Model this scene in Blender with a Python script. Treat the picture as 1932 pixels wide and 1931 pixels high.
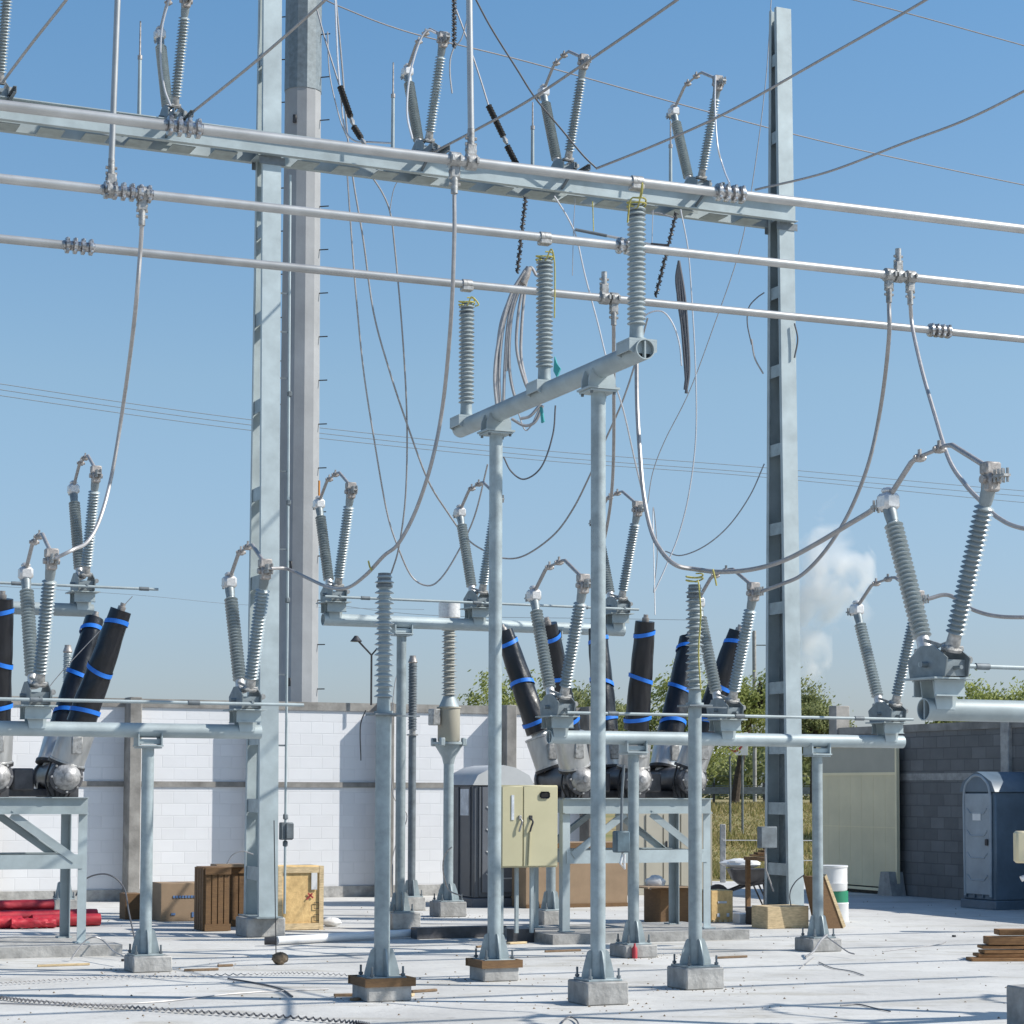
import bpy, math, random
from mathutils import Vector, Matrix, Euler
random.seed(7)
R = math.radians
scene = bpy.context.scene
for o in list(bpy.data.objects): bpy.data.objects.remove(o)
COL = scene.collection
# ------------------------------------------------------------------ camera
FPX, CX, CY = 4000.0, 966.0, 1245.4
EYE = Vector((0, 0, 1.85))
ROT = Euler((R(93.5), 0, 0)).to_matrix() @ Matrix.Rotation(0.0033, 3, 'Z')
cam_d = bpy.data.cameras.new('camera'); cam = bpy.data.objects.new('camera', cam_d); COL.objects.link(cam)
cam.matrix_world = Matrix.Translation(EYE) @ ROT.to_4x4()
cam_d.sensor_width = 36; cam_d.lens = FPX / 1932 * 36
cam_d.shift_y = (CY - 966) / 1932
cam_d.clip_start = .1; cam_d.clip_end = 6000
scene.camera = cam
# ------------------------------------------------------------------ sky, sun, exposure
SUN = Vector((math.cos(R(41)) * .996, -math.cos(R(41)) * .09, math.sin(R(41)))).normalized()
w = bpy.data.worlds.new('World'); scene.world = w; w.use_nodes = True
nt = w.node_tree; bg = nt.nodes['Background']
sky = nt.nodes.new('ShaderNodeTexSky'); sky.sky_type = 'NISHITA'; sky.sun_disc = False
sky.sun_elevation = R(41); sky.sun_rotation = R(95); sky.air_density = 1.0; sky.dust_density = 0.9; sky.ozone_density = 2.2
tcw = nt.nodes.new('ShaderNodeTexCoord'); sxw = nt.nodes.new('ShaderNodeSeparateXYZ'); rw = nt.nodes.new('ShaderNodeValToRGB'); mw_ = nt.nodes.new('ShaderNodeMix')
mw_.data_type = 'RGBA'; mw_.blend_type = 'MULTIPLY'; mw_.inputs[0].default_value = 1; mw_.clamp_result = False
nt.links.new(tcw.outputs['Generated'], sxw.inputs[0]); nt.links.new(sxw.outputs['Z'], rw.inputs[0])
cr = rw.color_ramp; cr.elements[0].position = 0; cr.elements[0].color = (.65, .69, .92, 1); cr.elements[1].position = 1; cr.elements[1].color = (.60, .80, .97, 1)
for p_, c_ in ((.065, (.68, .72, .86)), (.19, (.84, .91, .90)), (.36, (.69, .95, 1.03))): e_ = cr.elements.new(p_); e_.color = (*c_, 1)
nt.links.new(sky.outputs[0], mw_.inputs[6]); nt.links.new(rw.outputs[0], mw_.inputs[7]); nt.links.new(mw_.outputs[2], bg.inputs[0]); bg.inputs[1].default_value = 0.135
sl = bpy.data.lights.new('sun', 'SUN'); so = bpy.data.objects.new('sun', sl); COL.objects.link(so)
sl.energy = 5.0; sl.angle = R(.5); sl.color = (1, .955, .88)
so.rotation_euler = SUN.to_track_quat('Z', 'Y').to_euler(); so.location = (30, -5, 30)
scene.view_settings.view_transform = 'Standard'; scene.view_settings.look = 'None'
scene.view_settings.exposure = 0.2; scene.view_settings.gamma = 1
scene.cycles.volume_bounces = 24; scene.cycles.max_bounces = 24; scene.render.resolution_x = 1024; scene.render.resolution_y = 1024

# ------------------------------------------------------------------ measuring helpers
def ray(x, y): return ROT @ Vector(((x - CX) / FPX, -(y - CY) / FPX, -1))
def P(x, y, Y):                       # point seen at (x, y) at depth Y
    d = ray(x, y); return EYE + d * (Y / d.y)
def G(x, y, h=0):                     # point seen at (x, y) lying at height h
    d = ray(x, y); return EYE + d * ((h - EYE.z) / d.z)
PHI = math.atan2(4000, 9034)
D1 = Vector((math.cos(PHI), math.sin(PHI), 0)); D2 = Vector((-math.sin(PHI), math.cos(PHI), 0))
UP = Vector((0, 0, 1))
def OP(x, y, p0, d=D1):               # point seen at (x, y) on the upright plane through p0 along d
    n = Vector((-d.y, d.x, 0)); r = ray(x, y)
    return EYE + r * ((Vector(p0) - EYE).dot(n) / r.dot(n))

# ------------------------------------------------------------------ mesh helper
class MB:
    def __init__(s): s.v = []; s.f = []
    def add(s, vs, fs):
        b = len(s.v); s.v += [Vector(p) for p in vs]; s.f += [tuple(b + i for i in f) for f in fs]; return s
    def box(s, c, size, M=None):
        x, y, z = [k / 2 for k in size]; c = Vector(c)
        vs = [Vector((a * x, b * y, d * z)) for a in (-1, 1) for b in (-1, 1) for d in (-1, 1)]
        if M is not None: vs = [M @ p for p in vs]
        return s.add([c + p for p in vs], [(0, 1, 3, 2), (4, 6, 7, 5), (0, 4, 5, 1), (2, 3, 7, 6), (0, 2, 6, 4), (1, 5, 7, 3)])
    def cbox(s, c, size, b=.01, M=None):  # box with chamfered edges
        x, y, z = [k / 2 for k in size]; c = Vector(c); vs = []; 
        import itertools
        idx = {}
        for sx, sy, sz in itertools.product((-1, 1), repeat=3):
            for k in range(3):
                p = [sx * x, sy * y, sz * z]
                for j in range(3):
                    if j != k: p[j] -= (sx, sy, sz)[j] * b
                idx[(sx, sy, sz, k)] = len(vs); vs.append(Vector(p))
        fs = []
        for k in range(3):
            a, d = [(1, 2), (2, 0), (0, 1)][k]
            for sg in (-1, 1):
                q = []
                for u, v_ in ((-1, -1), (1, -1), (1, 1), (-1, 1)):
                    t = [0, 0, 0]; t[k] = sg; t[a] = u; t[d] = v_; q.append(idx[(*t, k)])
                fs.append(tuple(q if sg > 0 else q[::-1]))
        for k in range(3):                      # edges along axis k
            a, d = [(1, 2), (2, 0), (0, 1)][k]
            for u, v_ in ((-1, -1), (1, -1), (1, 1), (-1, 1)):
                t0 = [0, 0, 0]; t0[k] = -1; t0[a] = u; t0[d] = v_
                t1 = list(t0); t1[k] = 1
                fs.append((idx[(*t0, a)], idx[(*t0, d)], idx[(*t1, d)], idx[(*t1, a)]))
        for t in itertools.product((-1, 1), repeat=3): fs.append(tuple(idx[(*t, k)] for k in range(3)))
        if M is not None: vs = [M @ p for p in vs]
        return s.add([c + p for p in vs], fs)
    def bar(s, p0, p1, w, h, up=UP):
        p0 = Vector(p0); p1 = Vector(p1); d = (p1 - p0).normalized()
        if abs(d.dot(up)) > .99: up = Vector((0, 1, 0))
        a = d.cross(up).normalized(); b = a.cross(d).normalized()
        vs = [p + a * (i * w / 2) + b * (j * h / 2) for p in (p0, p1) for i, j in ((-1, -1), (1, -1), (1, 1), (-1, 1))]
        return s.add(vs, [(0, 3, 2, 1), (4, 5, 6, 7), (0, 1, 5, 4), (1, 2, 6, 5), (2, 3, 7, 6), (3, 0, 4, 7)])
    def channel(s, p0, p1, w, h, t=.012, up=UP, side=1):   # U profile: web h tall, flanges w deep towards side
        p0 = Vector(p0); p1 = Vector(p1); d = (p1 - p0).normalized()
        a = d.cross(up).normalized() * side; b = up
        s.bar(p0, p1, t, h)
        for k in (-1, 1): s.bar(p0 + a * (w / 2) + b * k * (h / 2 - t / 2), p1 + a * (w / 2) + b * k * (h / 2 - t / 2), w - t - .002, t)
        return s
    def tube(s, pts, r, n=8, caps=True):
        pts = [Vector(p) for p in pts]; m = len(pts)
        rs = r if isinstance(r, (list, tuple)) else [r] * m
        d0 = (pts[1] - pts[0]).normalized(); ref = UP if abs(d0.z) < .9 else Vector((1, 0, 0))
        a = d0.cross(ref).normalized(); vs = []
        for i, p in enumerate(pts):
            d = (pts[min(i + 1, m - 1)] - pts[max(i - 1, 0)]).normalized()
            a = (a - d * a.dot(d)); 
            if a.length < 1e-6: a = d.orthogonal()
            a.normalize(); b = d.cross(a)
            for k in range(n):
                t = 2 * math.pi * k / n; vs.append(p + (a * math.cos(t) + b * math.sin(t)) * rs[i])
        fs = [(i * n + k, i * n + (k + 1) % n, (i + 1) * n + (k + 1) % n, (i + 1) * n + k) for i in range(m - 1) for k in range(n)]
        if caps: fs += [tuple(range(n))[::-1], tuple(range((m - 1) * n, m * n))]
        return s.add(vs, fs)
    def lathe(s, p0, p1, prof, n=16, caps=True):  # prof: (metres along axis, radius)
        p0 = Vector(p0); p1 = Vector(p1); d = (p1 - p0).normalized(); a = d.orthogonal().normalized(); b = d.cross(a)
        vs = [p0 + d * t + (a * math.cos(2 * math.pi * k / n) + b * math.sin(2 * math.pi * k / n)) * r for t, r in prof for k in range(n)]
        m = len(prof)
        fs = [(i * n + k, i * n + (k + 1) % n, (i + 1) * n + (k + 1) % n, (i + 1) * n + k) for i in range(m - 1) for k in range(n)]
        if caps: fs += [tuple(range(n))[::-1], tuple(range((m - 1) * n, m * n))]
        return s.add(vs, fs)
    def prism(s, pts, off):
        pts = [Vector(p) for p in pts]; off = Vector(off); n = len(pts)
        return s.add(pts + [p + off for p in pts], [tuple(range(n))[::-1], tuple(range(n, 2 * n))] + [(i, (i + 1) % n, n + (i + 1) % n, n + i) for i in range(n)])
    def build(s, name, mat, parent=None, loc=None, smooth=True):
        me = bpy.data.meshes.new(name)
        off = Vector(loc) if loc is not None else Vector((0, 0, 0))
        me.from_pydata([p - off for p in s.v], [], s.f)
        me.materials.append(mat)
        import bmesh
        bm = bmesh.new(); bm.from_mesh(me); bmesh.ops.recalc_face_normals(bm, faces=bm.faces); bm.to_mesh(me); bm.free()
        if smooth:
            me.shade_smooth(); me.set_sharp_from_angle(angle=R(38))
        o = bpy.data.objects.new(name, me); COL.objects.link(o)
        if parent is not None: o.parent = parent
        o.location = off
        return o

def multi(name, mat, parent, mbs):
    return [m.build(name, mat, parent) for m in mbs]
def thing(name, label, cat, loc, rz=PHI, group=None):
    o = bpy.data.objects.new(name, None); COL.objects.link(o); o.empty_display_size = .2
    o.location = loc; o.rotation_euler = (0, 0, rz); o['label'] = label; o['category'] = cat
    if group: o['group'] = group
    return o
def tag(o, label, cat, group=None):
    o['label'] = label; o['category'] = cat
    if group: o['group'] = group
    return o
def struct(o, kind='structure'): o['kind'] = kind; return o
def dup(o, parent=None):
    c = o.copy(); COL.objects.link(c); c.parent = parent
    for ch in [k for k in bpy.data.objects if k.parent == o]: dup(ch, c)
    return c
def loc_of(root):
    M = (Matrix.Translation(root.location) @ root.rotation_euler.to_matrix().to_4x4()).inverted()
    return lambda p: M @ Vector(p)
def crom(pts, k=8):
    pts = [Vector(p) for p in pts]; q = [pts[0] * 2 - pts[1]] + pts + [pts[-1] * 2 - pts[-2]]; out = []
    for i in range(1, len(q) - 2):
        a, b, c, d = q[i - 1:i + 3]
        for j in range(k):
            t = j / k
            out.append(.5 * ((2 * b) + (c - a) * t + (2 * a - 5 * b + 4 * c - d) * t * t + (3 * b - a - 3 * c + d) * t ** 3))
    return out + [pts[-1]]

# ------------------------------------------------------------------ materials
def mat(name, col, rough=.5, metal=0., var=.12, scale=6., bump=0., bscale=40., col2=None, spec=.5, stretch=(1, 1, 1), streak=0.):
    m = bpy.data.materials.new(name); m.use_nodes = True; t = m.node_tree; b = t.nodes['Principled BSDF']
    b.inputs['Roughness'].default_value = rough; b.inputs['Metallic'].default_value = metal
    b.inputs['Specular IOR Level'].default_value = spec
    tc = t.nodes.new('ShaderNodeTexCoord'); mp = t.nodes.new('ShaderNodeMapping'); mp.inputs['Scale'].default_value = stretch
    t.links.new(tc.outputs['Object'], mp.inputs[0])
    n = t.nodes.new('ShaderNodeTexNoise'); n.inputs['Scale'].default_value = scale; n.inputs['Detail'].default_value = 6; n.inputs['Roughness'].default_value = .6
    t.links.new(mp.outputs[0], n.inputs['Vector'])
    rp = t.nodes.new('ShaderNodeValToRGB')
    c2 = col2 if col2 else tuple(c * (1 - var * 2) for c in col)
    rp.color_ramp.elements[0].position = .3; rp.color_ramp.elements[0].color = (*c2, 1)
    rp.color_ramp.elements[1].position = .7; rp.color_ramp.elements[1].color = (*[min(1, c * (1 + var * .5)) for c in col], 1)
    t.links.new(n.outputs['Fac'], rp.inputs[0])
    oi = t.nodes.new('ShaderNodeObjectInfo'); om = t.nodes.new('ShaderNodeMapRange'); om.inputs[3].default_value = .84; om.inputs[4].default_value = 1.06
    n3 = t.nodes.new('ShaderNodeTexNoise'); n3.inputs['Scale'].default_value = scale * .17; n3.inputs['Detail'].default_value = 3; t.links.new(tc.outputs['Object'], n3.inputs['Vector'])
    m3 = t.nodes.new('ShaderNodeMapRange'); m3.inputs[1].default_value = .35; m3.inputs[2].default_value = .65; m3.inputs[3].default_value = 1 - var * .8; m3.inputs[4].default_value = 1.03
    t.links.new(n3.outputs['Fac'], m3.inputs[0]); mm = t.nodes.new('ShaderNodeMath'); mm.operation = 'MULTIPLY'; t.links.new(m3.outputs[0], mm.inputs[1])
    t.links.new(oi.outputs['Random'], om.inputs[0]); t.links.new(om.outputs[0], mm.inputs[0])
    mx = t.nodes.new('ShaderNodeMix'); mx.data_type = 'RGBA'; mx.blend_type = 'MULTIPLY'; mx.inputs[0].default_value = 1
    t.links.new(rp.outputs[0], mx.inputs[6]); t.links.new(mm.outputs[0], mx.inputs[7]); t.links.new(mx.outputs[2], b.inputs['Base Color'])
    if bump:
        n2 = t.nodes.new('ShaderNodeTexNoise'); n2.inputs['Scale'].default_value = bscale; n2.inputs['Detail'].default_value = 5
        t.links.new(mp.outputs[0], n2.inputs['Vector'])
        bp = t.nodes.new('ShaderNodeBump'); bp.inputs['Strength'].default_value = bump; bp.inputs['Distance'].default_value = .01
        t.links.new(n2.outputs['Fac'], bp.inputs['Height']); t.links.new(bp.outputs[0], b.inputs['Normal'])
    return m
M = {}
M['galv'] = mat('galvanised steel', (.37, .43, .445), .5, .25, .14, 9, .05, 60)
M['galvl'] = mat('pale galvanised steel', (.42, .485, .50), .55, .15, .12, 3, .04, 50)
M['galvd'] = mat('dull galvanised steel', (.20, .23, .25), .6, .2, .2, 8)
M['galv2'] = mat('mid grey galvanised steel', (.27, .31, .325), .5, .3, .15, 12, .05, 60)
M['alu'] = mat('aluminium tube', (.52, .52, .51), .42, .5, .12, 3, stretch=(1, 1, 1))
M['cast'] = mat('cast aluminium', (.5, .49, .47), .45, .5, .25, 25, .2, 80)
M['cast2'] = mat('polished cast clamp', (.72, .71, .70), .28, .75, .5, 40, col2=(.16, .15, .15))
M['ctalu'] = mat('brushed aluminium housing', (.56, .56, .55), .38, .6, .12, 2.5, stretch=(6, 6, 1))
M['castb'] = mat('bright cast aluminium', (.74, .73, .72), .4, .3, .12, 30)
M['cover'] = mat('grey white cover paint', (.50, .49, .48), .45, .2, .3, 18, .3, 60)
M['bronze'] = mat('weathered bronze', (.48, .44, .41), .5, .4, .25, 30)
M['porc'] = mat('grey porcelain', (.36, .41, .42), .3, 0, .10, 12, spec=.6)
M['porcb'] = mat('beige grey porcelain', (.42, .42, .38), .3, 0, .10, 12, spec=.6)
M['conc'] = mat('cast concrete', (.43, .42, .40), .9, 0, .2, 7, .8, 22)
M['concp'] = mat('pole concrete', (.33, .335, .34), .9, 0, .10, 1.2, .15, 20)
M['concb'] = mat('weathered beam concrete', (.37, .35, .32), .95, 0, .25, 2.5, .4, 20)
M['wire'] = mat('stranded aluminium conductor', (.42, .405, .40), .5, .4, .1, 20)
M['wirel'] = mat('bright aluminium conductor', (.66, .65, .66), .4, .4, .06, 20)
M['wirefar'] = mat('far weathered wire', (.30, .28, .28), .8, 0, .1, 20)
M['wireblue'] = mat('distant power wire', (.22, .27, .33), .9, 0, .05, 20)
M['wired'] = mat('dark conductor', (.13, .13, .14), .5, .2, .1, 20)
M['black'] = mat('black plastic wrap', (.012, .013, .018), .32, 0, .3, 5, .6, 9, spec=.5)
M['rubber'] = mat('black polymer', (.03, .028, .028), .5, 0, .2, 20)
M['blue'] = mat('blue strap', (.02, .20, .75), .45, 0, .06, 10)
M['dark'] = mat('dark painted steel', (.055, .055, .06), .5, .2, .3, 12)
M['tank'] = mat('dark grey tank paint', (.12, .12, .13), .4, .2, .25, 6)
M['osb'] = mat('yellow plywood', (.86, .60, .27), .8, 0, .22, 14, .3, 60, col2=(.62, .40, .17))
M['wood'] = mat('brown weathered boards', (.20, .115, .05), .85, 0, .3, 9, .5, 30, col2=(.16, .09, .045), stretch=(1, 1, 6))
M['pine'] = mat('pale pine boards', (.76, .58, .34), .8, 0, .2, 10, .3, 40, stretch=(1, 1, 5))
M['scrapw'] = mat('dry wood scrap', (.30, .20, .12), .9, 0, .3, 20, .4, 40, col2=(.16, .11, .07), stretch=(1, 6, 6))
M['plank'] = mat('orange brown planks', (.38, .20, .08), .8, 0, .3, 8, .4, 30, col2=(.20, .10, .04), stretch=(1, 6, 6))
M['card'] = mat('brown cardboard', (.33, .23, .145), .9, 0, .08, 4)
M['cream'] = mat('cream cabinet paint', (.52, .48, .31), .42, 0, .04, 3)
M['creamw'] = mat('cream sheet metal', (.88, .76, .50), .6, 0, .06, 1.5)
M['beige'] = mat('beige sheet metal', (.45, .42, .34), .6, 0, .06, 1.5)
M['red'] = mat('red plastic', (.55, .03, .045), .5, 0, .2, 7, .3, 12, col2=(.36, .015, .03))
M['yellow'] = mat('yellow rope', (.55, .49, .14), .8, 0, .2, 40)
M['teal'] = mat('teal ribbon', (.04, .32, .33), .6, 0, .1, 10)
M['potg'] = mat('dark grey toilet plastic', (.10, .11, .125), .5, 0, .1, 3)
M['potw'] = mat('translucent roof plastic', (.45, .46, .46), .5, 0, .06, 3)
M['potd'] = mat('grey door plastic', (.14, .15, .17), .5, 0, .1, 3)
M['potb'] = mat('blue toilet plastic', (.12, .17, .22), .45, 0, .12, 3)
M['potbl'] = mat('faded blue door plastic', (.34, .39, .43), .5, 0, .12, 3)
M['white'] = mat('white plastic', (.78, .78, .77), .5, 0, .05, 4)
M['green'] = mat('green paint', (.03, .28, .15), .5, 0, .1, 4)
M['bark'] = mat('bark', (.10, .075, .055), .9, 0, .3, 10, .5, 30)
M['rock'] = mat('brown rock', (.24, .18, .12), .9, 0, .3, 12, .6, 30)
M['boxb'] = mat('blue grey paint', (.10, .15, .18), .5, 0, .2, 10)
M['label'] = mat('printed label', (.45, .5, .56), .5, 0, .35, 30, col2=(.75, .77, .8))
M['redp'] = mat('red paint', (.42, .04, .05), .5, 0, .05, 4)
M['inkb'] = mat('blue print', (.12, .22, .42), .7, 0, .1, 30)
M['orange'] = mat('orange rod', (.75, .28, .03), .5, 0, .05, 4)
M['glassd'] = mat('dark window', (.01, .01, .012), .15, 0, .05, 4)
M['pvc'] = mat('white pvc pipe', (.8, .8, .8), .35, 0, .03, 4)

def mortar_mat(name, col, mortar, var, bump, bw=.40, bh=.20, contrast=1., rough=.8):
    m = bpy.data.materials.new(name); m.use_nodes = True; t = m.node_tree; b = t.nodes['Principled BSDF']
    b.inputs['Roughness'].default_value = rough
    tc = t.nodes.new('ShaderNodeTexCoord'); sx = t.nodes.new('ShaderNodeSeparateXYZ'); cx = t.nodes.new('ShaderNodeCombineXYZ')
    t.links.new(tc.outputs['Object'], sx.inputs[0]); t.links.new(sx.outputs['X'], cx.inputs['X']); t.links.new(sx.outputs['Z'], cx.inputs['Y'])
    br = t.nodes.new('ShaderNodeTexBrick'); br.inputs['Scale'].default_value = 1; br.inputs['Brick Width'].default_value = bw; br.inputs['Row Height'].default_value = bh
    br.inputs['Mortar Size'].default_value = .008; br.inputs['Mortar Smooth'].default_value = .3
    br.inputs['Color1'].default_value = (*col, 1); br.inputs['Color2'].default_value = (*[c * (1 - var) for c in col], 1); br.inputs['Mortar'].default_value = (*mortar, 1)
    t.links.new(cx.outputs[0], br.inputs['Vector'])
    n = t.nodes.new('ShaderNodeTexNoise'); n.inputs['Scale'].default_value = 1.3; n.inputs['Detail'].default_value = 8; n.inputs['Roughness'].default_value = .65
    t.links.new(tc.outputs['Object'], n.inputs['Vector'])
    mr = t.nodes.new('ShaderNodeMapRange'); mr.inputs[1].default_value = .3; mr.inputs[2].default_value = .7; mr.inputs[3].default_value = 1 - var; mr.inputs[4].default_value = 1
    t.links.new(n.outputs['Fac'], mr.inputs[0])
    mx = t.nodes.new('ShaderNodeMix'); mx.data_type = 'RGBA'; mx.blend_type = 'MULTIPLY'; mx.inputs[0].default_value = 1
    t.links.new(br.outputs['Color'], mx.inputs[6]); t.links.new(mr.outputs[0], mx.inputs[7]); t.links.new(mx.outputs[2], b.inputs['Base Color'])
    bp = t.nodes.new('ShaderNodeBump'); bp.inputs['Strength'].default_value = bump; bp.inputs['Distance'].default_value = .008; bp.invert = True
    t.links.new(br.outputs['Fac'], bp.inputs['Height']); t.links.new(bp.outputs[0], b.inputs['Normal'])
    return m
M['blockw'] = mortar_mat('white painted blocks', (.74, .74, .75), (.68, .68, .69), .06, .4)
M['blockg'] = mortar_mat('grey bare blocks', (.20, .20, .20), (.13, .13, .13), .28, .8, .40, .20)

def ground_mat():
    m = bpy.data.materials.new('yard concrete'); m.use_nodes = True; t = m.node_tree; b = t.nodes['Principled BSDF']; L = t.links.new
    b.inputs['Roughness'].default_value = .9; b.inputs['Specular IOR Level'].default_value = .2
    tc = t.nodes.new('ShaderNodeTexCoord')
    def noise(sc, det, stretch=(1, 1, 1)):
        mp = t.nodes.new('ShaderNodeMapping'); mp.inputs['Scale'].default_value = stretch; L(tc.outputs['Object'], mp.inputs[0])
        n = t.nodes.new('ShaderNodeTexNoise'); n.inputs['Scale'].default_value = sc; n.inputs['Detail'].default_value = det; n.inputs['Roughness'].default_value = .65
        L(mp.outputs[0], n.inputs['Vector']); return n
    a = noise(.5, 9); r = t.nodes.new('ShaderNodeValToRGB'); e = r.color_ramp.elements
    e[0].position = .34; e[0].color = (.44, .43, .41, 1); e[1].position = .6; e[1].color = (.565, .555, .53, 1); L(a.outputs['Fac'], r.inputs[0])
    c = noise(7, 6); r2 = t.nodes.new('ShaderNodeValToRGB'); e = r2.color_ramp.elements
    e[0].position = .30; e[0].color = (.72, .72, .72, 1); e[1].position = .42; e[1].color = (1, 1, 1, 1); L(c.outputs['Fac'], r2.inputs[0])
    mx = t.nodes.new('ShaderNodeMix'); mx.data_type = 'RGBA'; mx.blend_type = 'MULTIPLY'; mx.inputs[0].default_value = .8
    L(r.outputs[0], mx.inputs[6]); L(r2.outputs[0], mx.inputs[7])
    d = noise(1.1, 10, (.6, 1.6, 1)); r3 = t.nodes.new('ShaderNodeValToRGB'); e = r3.color_ramp.elements
    e[0].position = .36; e[0].color = (.80, .78, .74, 1); e[1].position = .47; e[1].color = (1, 1, 1, 1); L(d.outputs['Fac'], r3.inputs[0])
    f = noise(38, 3); r4 = t.nodes.new('ShaderNodeValToRGB'); e = r4.color_ramp.elements
    e[0].position = .26; e[0].color = (.45, .43, .40, 1); e[1].position = .34; e[1].color = (1, 1, 1, 1); L(f.outputs['Fac'], r4.inputs[0])
    m2 = t.nodes.new('ShaderNodeMix'); m2.data_type = 'RGBA'; m2.blend_type = 'MULTIPLY'; m2.inputs[0].default_value = 1; L(mx.outputs[2], m2.inputs[6]); L(r3.outputs[0], m2.inputs[7])
    m3 = t.nodes.new('ShaderNodeMix'); m3.data_type = 'RGBA'; m3.blend_type = 'MULTIPLY'; m3.inputs[0].default_value = .8; L(m2.outputs[2], m3.inputs[6]); L(r4.outputs[0], m3.inputs[7]); L(m3.outputs[2], b.inputs['Base Color'])
    bp = t.nodes.new('ShaderNodeBump'); bp.inputs['Strength'].default_value = .5; bp.inputs['Distance'].default_value = .02
    L(c.outputs['Fac'], bp.inputs['Height']); L(bp.outputs[0], b.inputs['Normal'])
    return m
M['yard'] = ground_mat()
M['field'] = mat('dry meadow', (.36, .26, .13), 1, 0, .2, .6, 1.0, 5, col2=(.13, .15, .04), stretch=(.15, 1.0, 1))

def leaf_mat(name, c1, c2):
    m = bpy.data.materials.new(name); m.use_nodes = True; t = m.node_tree; b = t.nodes['Principled BSDF']
    g = t.nodes.new('ShaderNodeNewGeometry'); r = t.nodes.new('ShaderNodeValToRGB')
    r.color_ramp.elements[0].color = (*c1, 1); r.color_ramp.elements[1].color = (*c2, 1)
    t.links.new(g.outputs['Random Per Island'], r.inputs[0]); t.links.new(r.outputs[0], b.inputs['Base Color'])
    b.inputs['Roughness'].default_value = .7; b.inputs['Specular IOR Level'].default_value = .2
    tr = t.nodes.new('ShaderNodeBsdfTranslucent'); t.links.new(r.outputs[0], tr.inputs[0])
    ms = t.nodes.new('ShaderNodeMixShader'); ms.inputs[0].default_value = .5
    out = t.nodes['Material Output']; t.links.new(b.outputs[0], ms.inputs[1]); t.links.new(tr.outputs[0], ms.inputs[2]); t.links.new(ms.outputs[0], out.inputs[0])
    return m
M['leaf'] = leaf_mat('yellow green leaves', (.19, .23, .06), (.42, .45, .18))
M['leafd'] = leaf_mat('dull green leaves', (.16, .19, .07), (.36, .38, .19))

# ------------------------------------------------------------------ setting
def grid_ground():
    ys = [-60, 0, 30, 45, 47, 52, 58, 64, 70, 76, 80, 84, 120, 300, 1000, 5000]
    def hz(y): 
        t = min(1, max(0, (y - 46) / 36)); return -.006 + 1.35 * (t * t * (3 - 2 * t))
    xs = [-4000, -400, -60, -20, 0, 20, 60, 400, 4000]; m = MB()
    vs = [(x, y, hz(y)) for y in ys for x in xs]; n = len(xs)
    m.add(vs, [(j * n + i, j * n + i + 1, (j + 1) * n + i + 1, (j + 1) * n + i) for j in range(len(ys) - 1) for i in range(n - 1)])
    return m
struct(grid_ground().build('ground', M['field']))
m = MB(); m.add([(-40, -20, 0), (40, -20, 0), (40, 43.5, 0), (-40, 43.5, 0)], [(0, 1, 2, 3)])
struct(m.build('yard_pavement', M['yard']))
# faint control joints of the slab

# white block wall along D1
WP = G(240, 1700)
def wall_white():
    a = OP(-260, 1500, WP); b = OP(1108, 1500, WP)
    root = thing('boundary_wall', 'long white painted block wall with grey concrete posts behind the yard', 'wall', (a.x, a.y, 0))
    L = loc_of(root); W = L(b).x
    H = 3.32
    MB().box((W / 2, .1, .19 + (1.88 - .19) / 2), (W, .15, 1.88 - .19)).build('lower_panel', M['blockw'], root)
    MB().box((W / 2, .1, (1.97 + 3.2) / 2), (W, .15, 3.2 - 1.97)).build('upper_panel', M['blockw'], root)
    MB().box((W / 2, .09, .095), (W + .004, .2, .188)).build('plinth', M['conc'], root)
    MB().box((W / 2, .09, 1.925), (W + .004, .18, .088)).build('middle_beam', M['concb'], root)
    MB().box((W / 2, .09, 3.27), (W + .01, .19, .14)).build('coping', M['concb'], root)
    for x in (-20, 245, 484, 720, 950, 1104):
        p = L(OP(x, 1500, WP)).x
        MB().cbox((p, -.13, 1.675), (.2, .44, 3.35), .012).build('post', M['concb'], root)
wall_white()
# grey block wall along D2 on the right
GP = G(1705, 1690)
def wall_grey():
    a = OP(1590, 1500, GP, D2); b = GP - D2 * 9
    root = thing('side_wall', 'bare grey concrete block wall in shade beside the blue toilet', 'wall', (b.x, b.y, 0), PHI + math.pi / 2)
    W = (a - b).length
    MB().box((W / 2, -.1, 1.45), (W, .15, 2.9)).build('block_panel', M['blockg'], root)
    MB().box((W / 2, -.1, 2.96), (W + .01, .2, .13)).build('coping', M['concb'], root)
    MB().box((W / 2, -.1, 2.1), (W + .01, .16, .12)).build('middle_beam', M['conc'], root)
    for k in (6.0, 2.9): MB().cbox((k, -.08, 1.55), (.22, .27, 3.1), .012).build('post', M['conc'], root)
    MB().cbox((W + .12, -.1, 1.72), (.26, .3, 3.44), .012).build('post', M['concb'], root)
    MB().prism([(W - 2.2, .02, 0), (W - 1.75, .02, 0), (W - 1.85, .02, .42), (W - 2.1, .02, .42)], (0, .3, 0)).build('buttress', M['conc'], root)
wall_grey()
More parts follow.
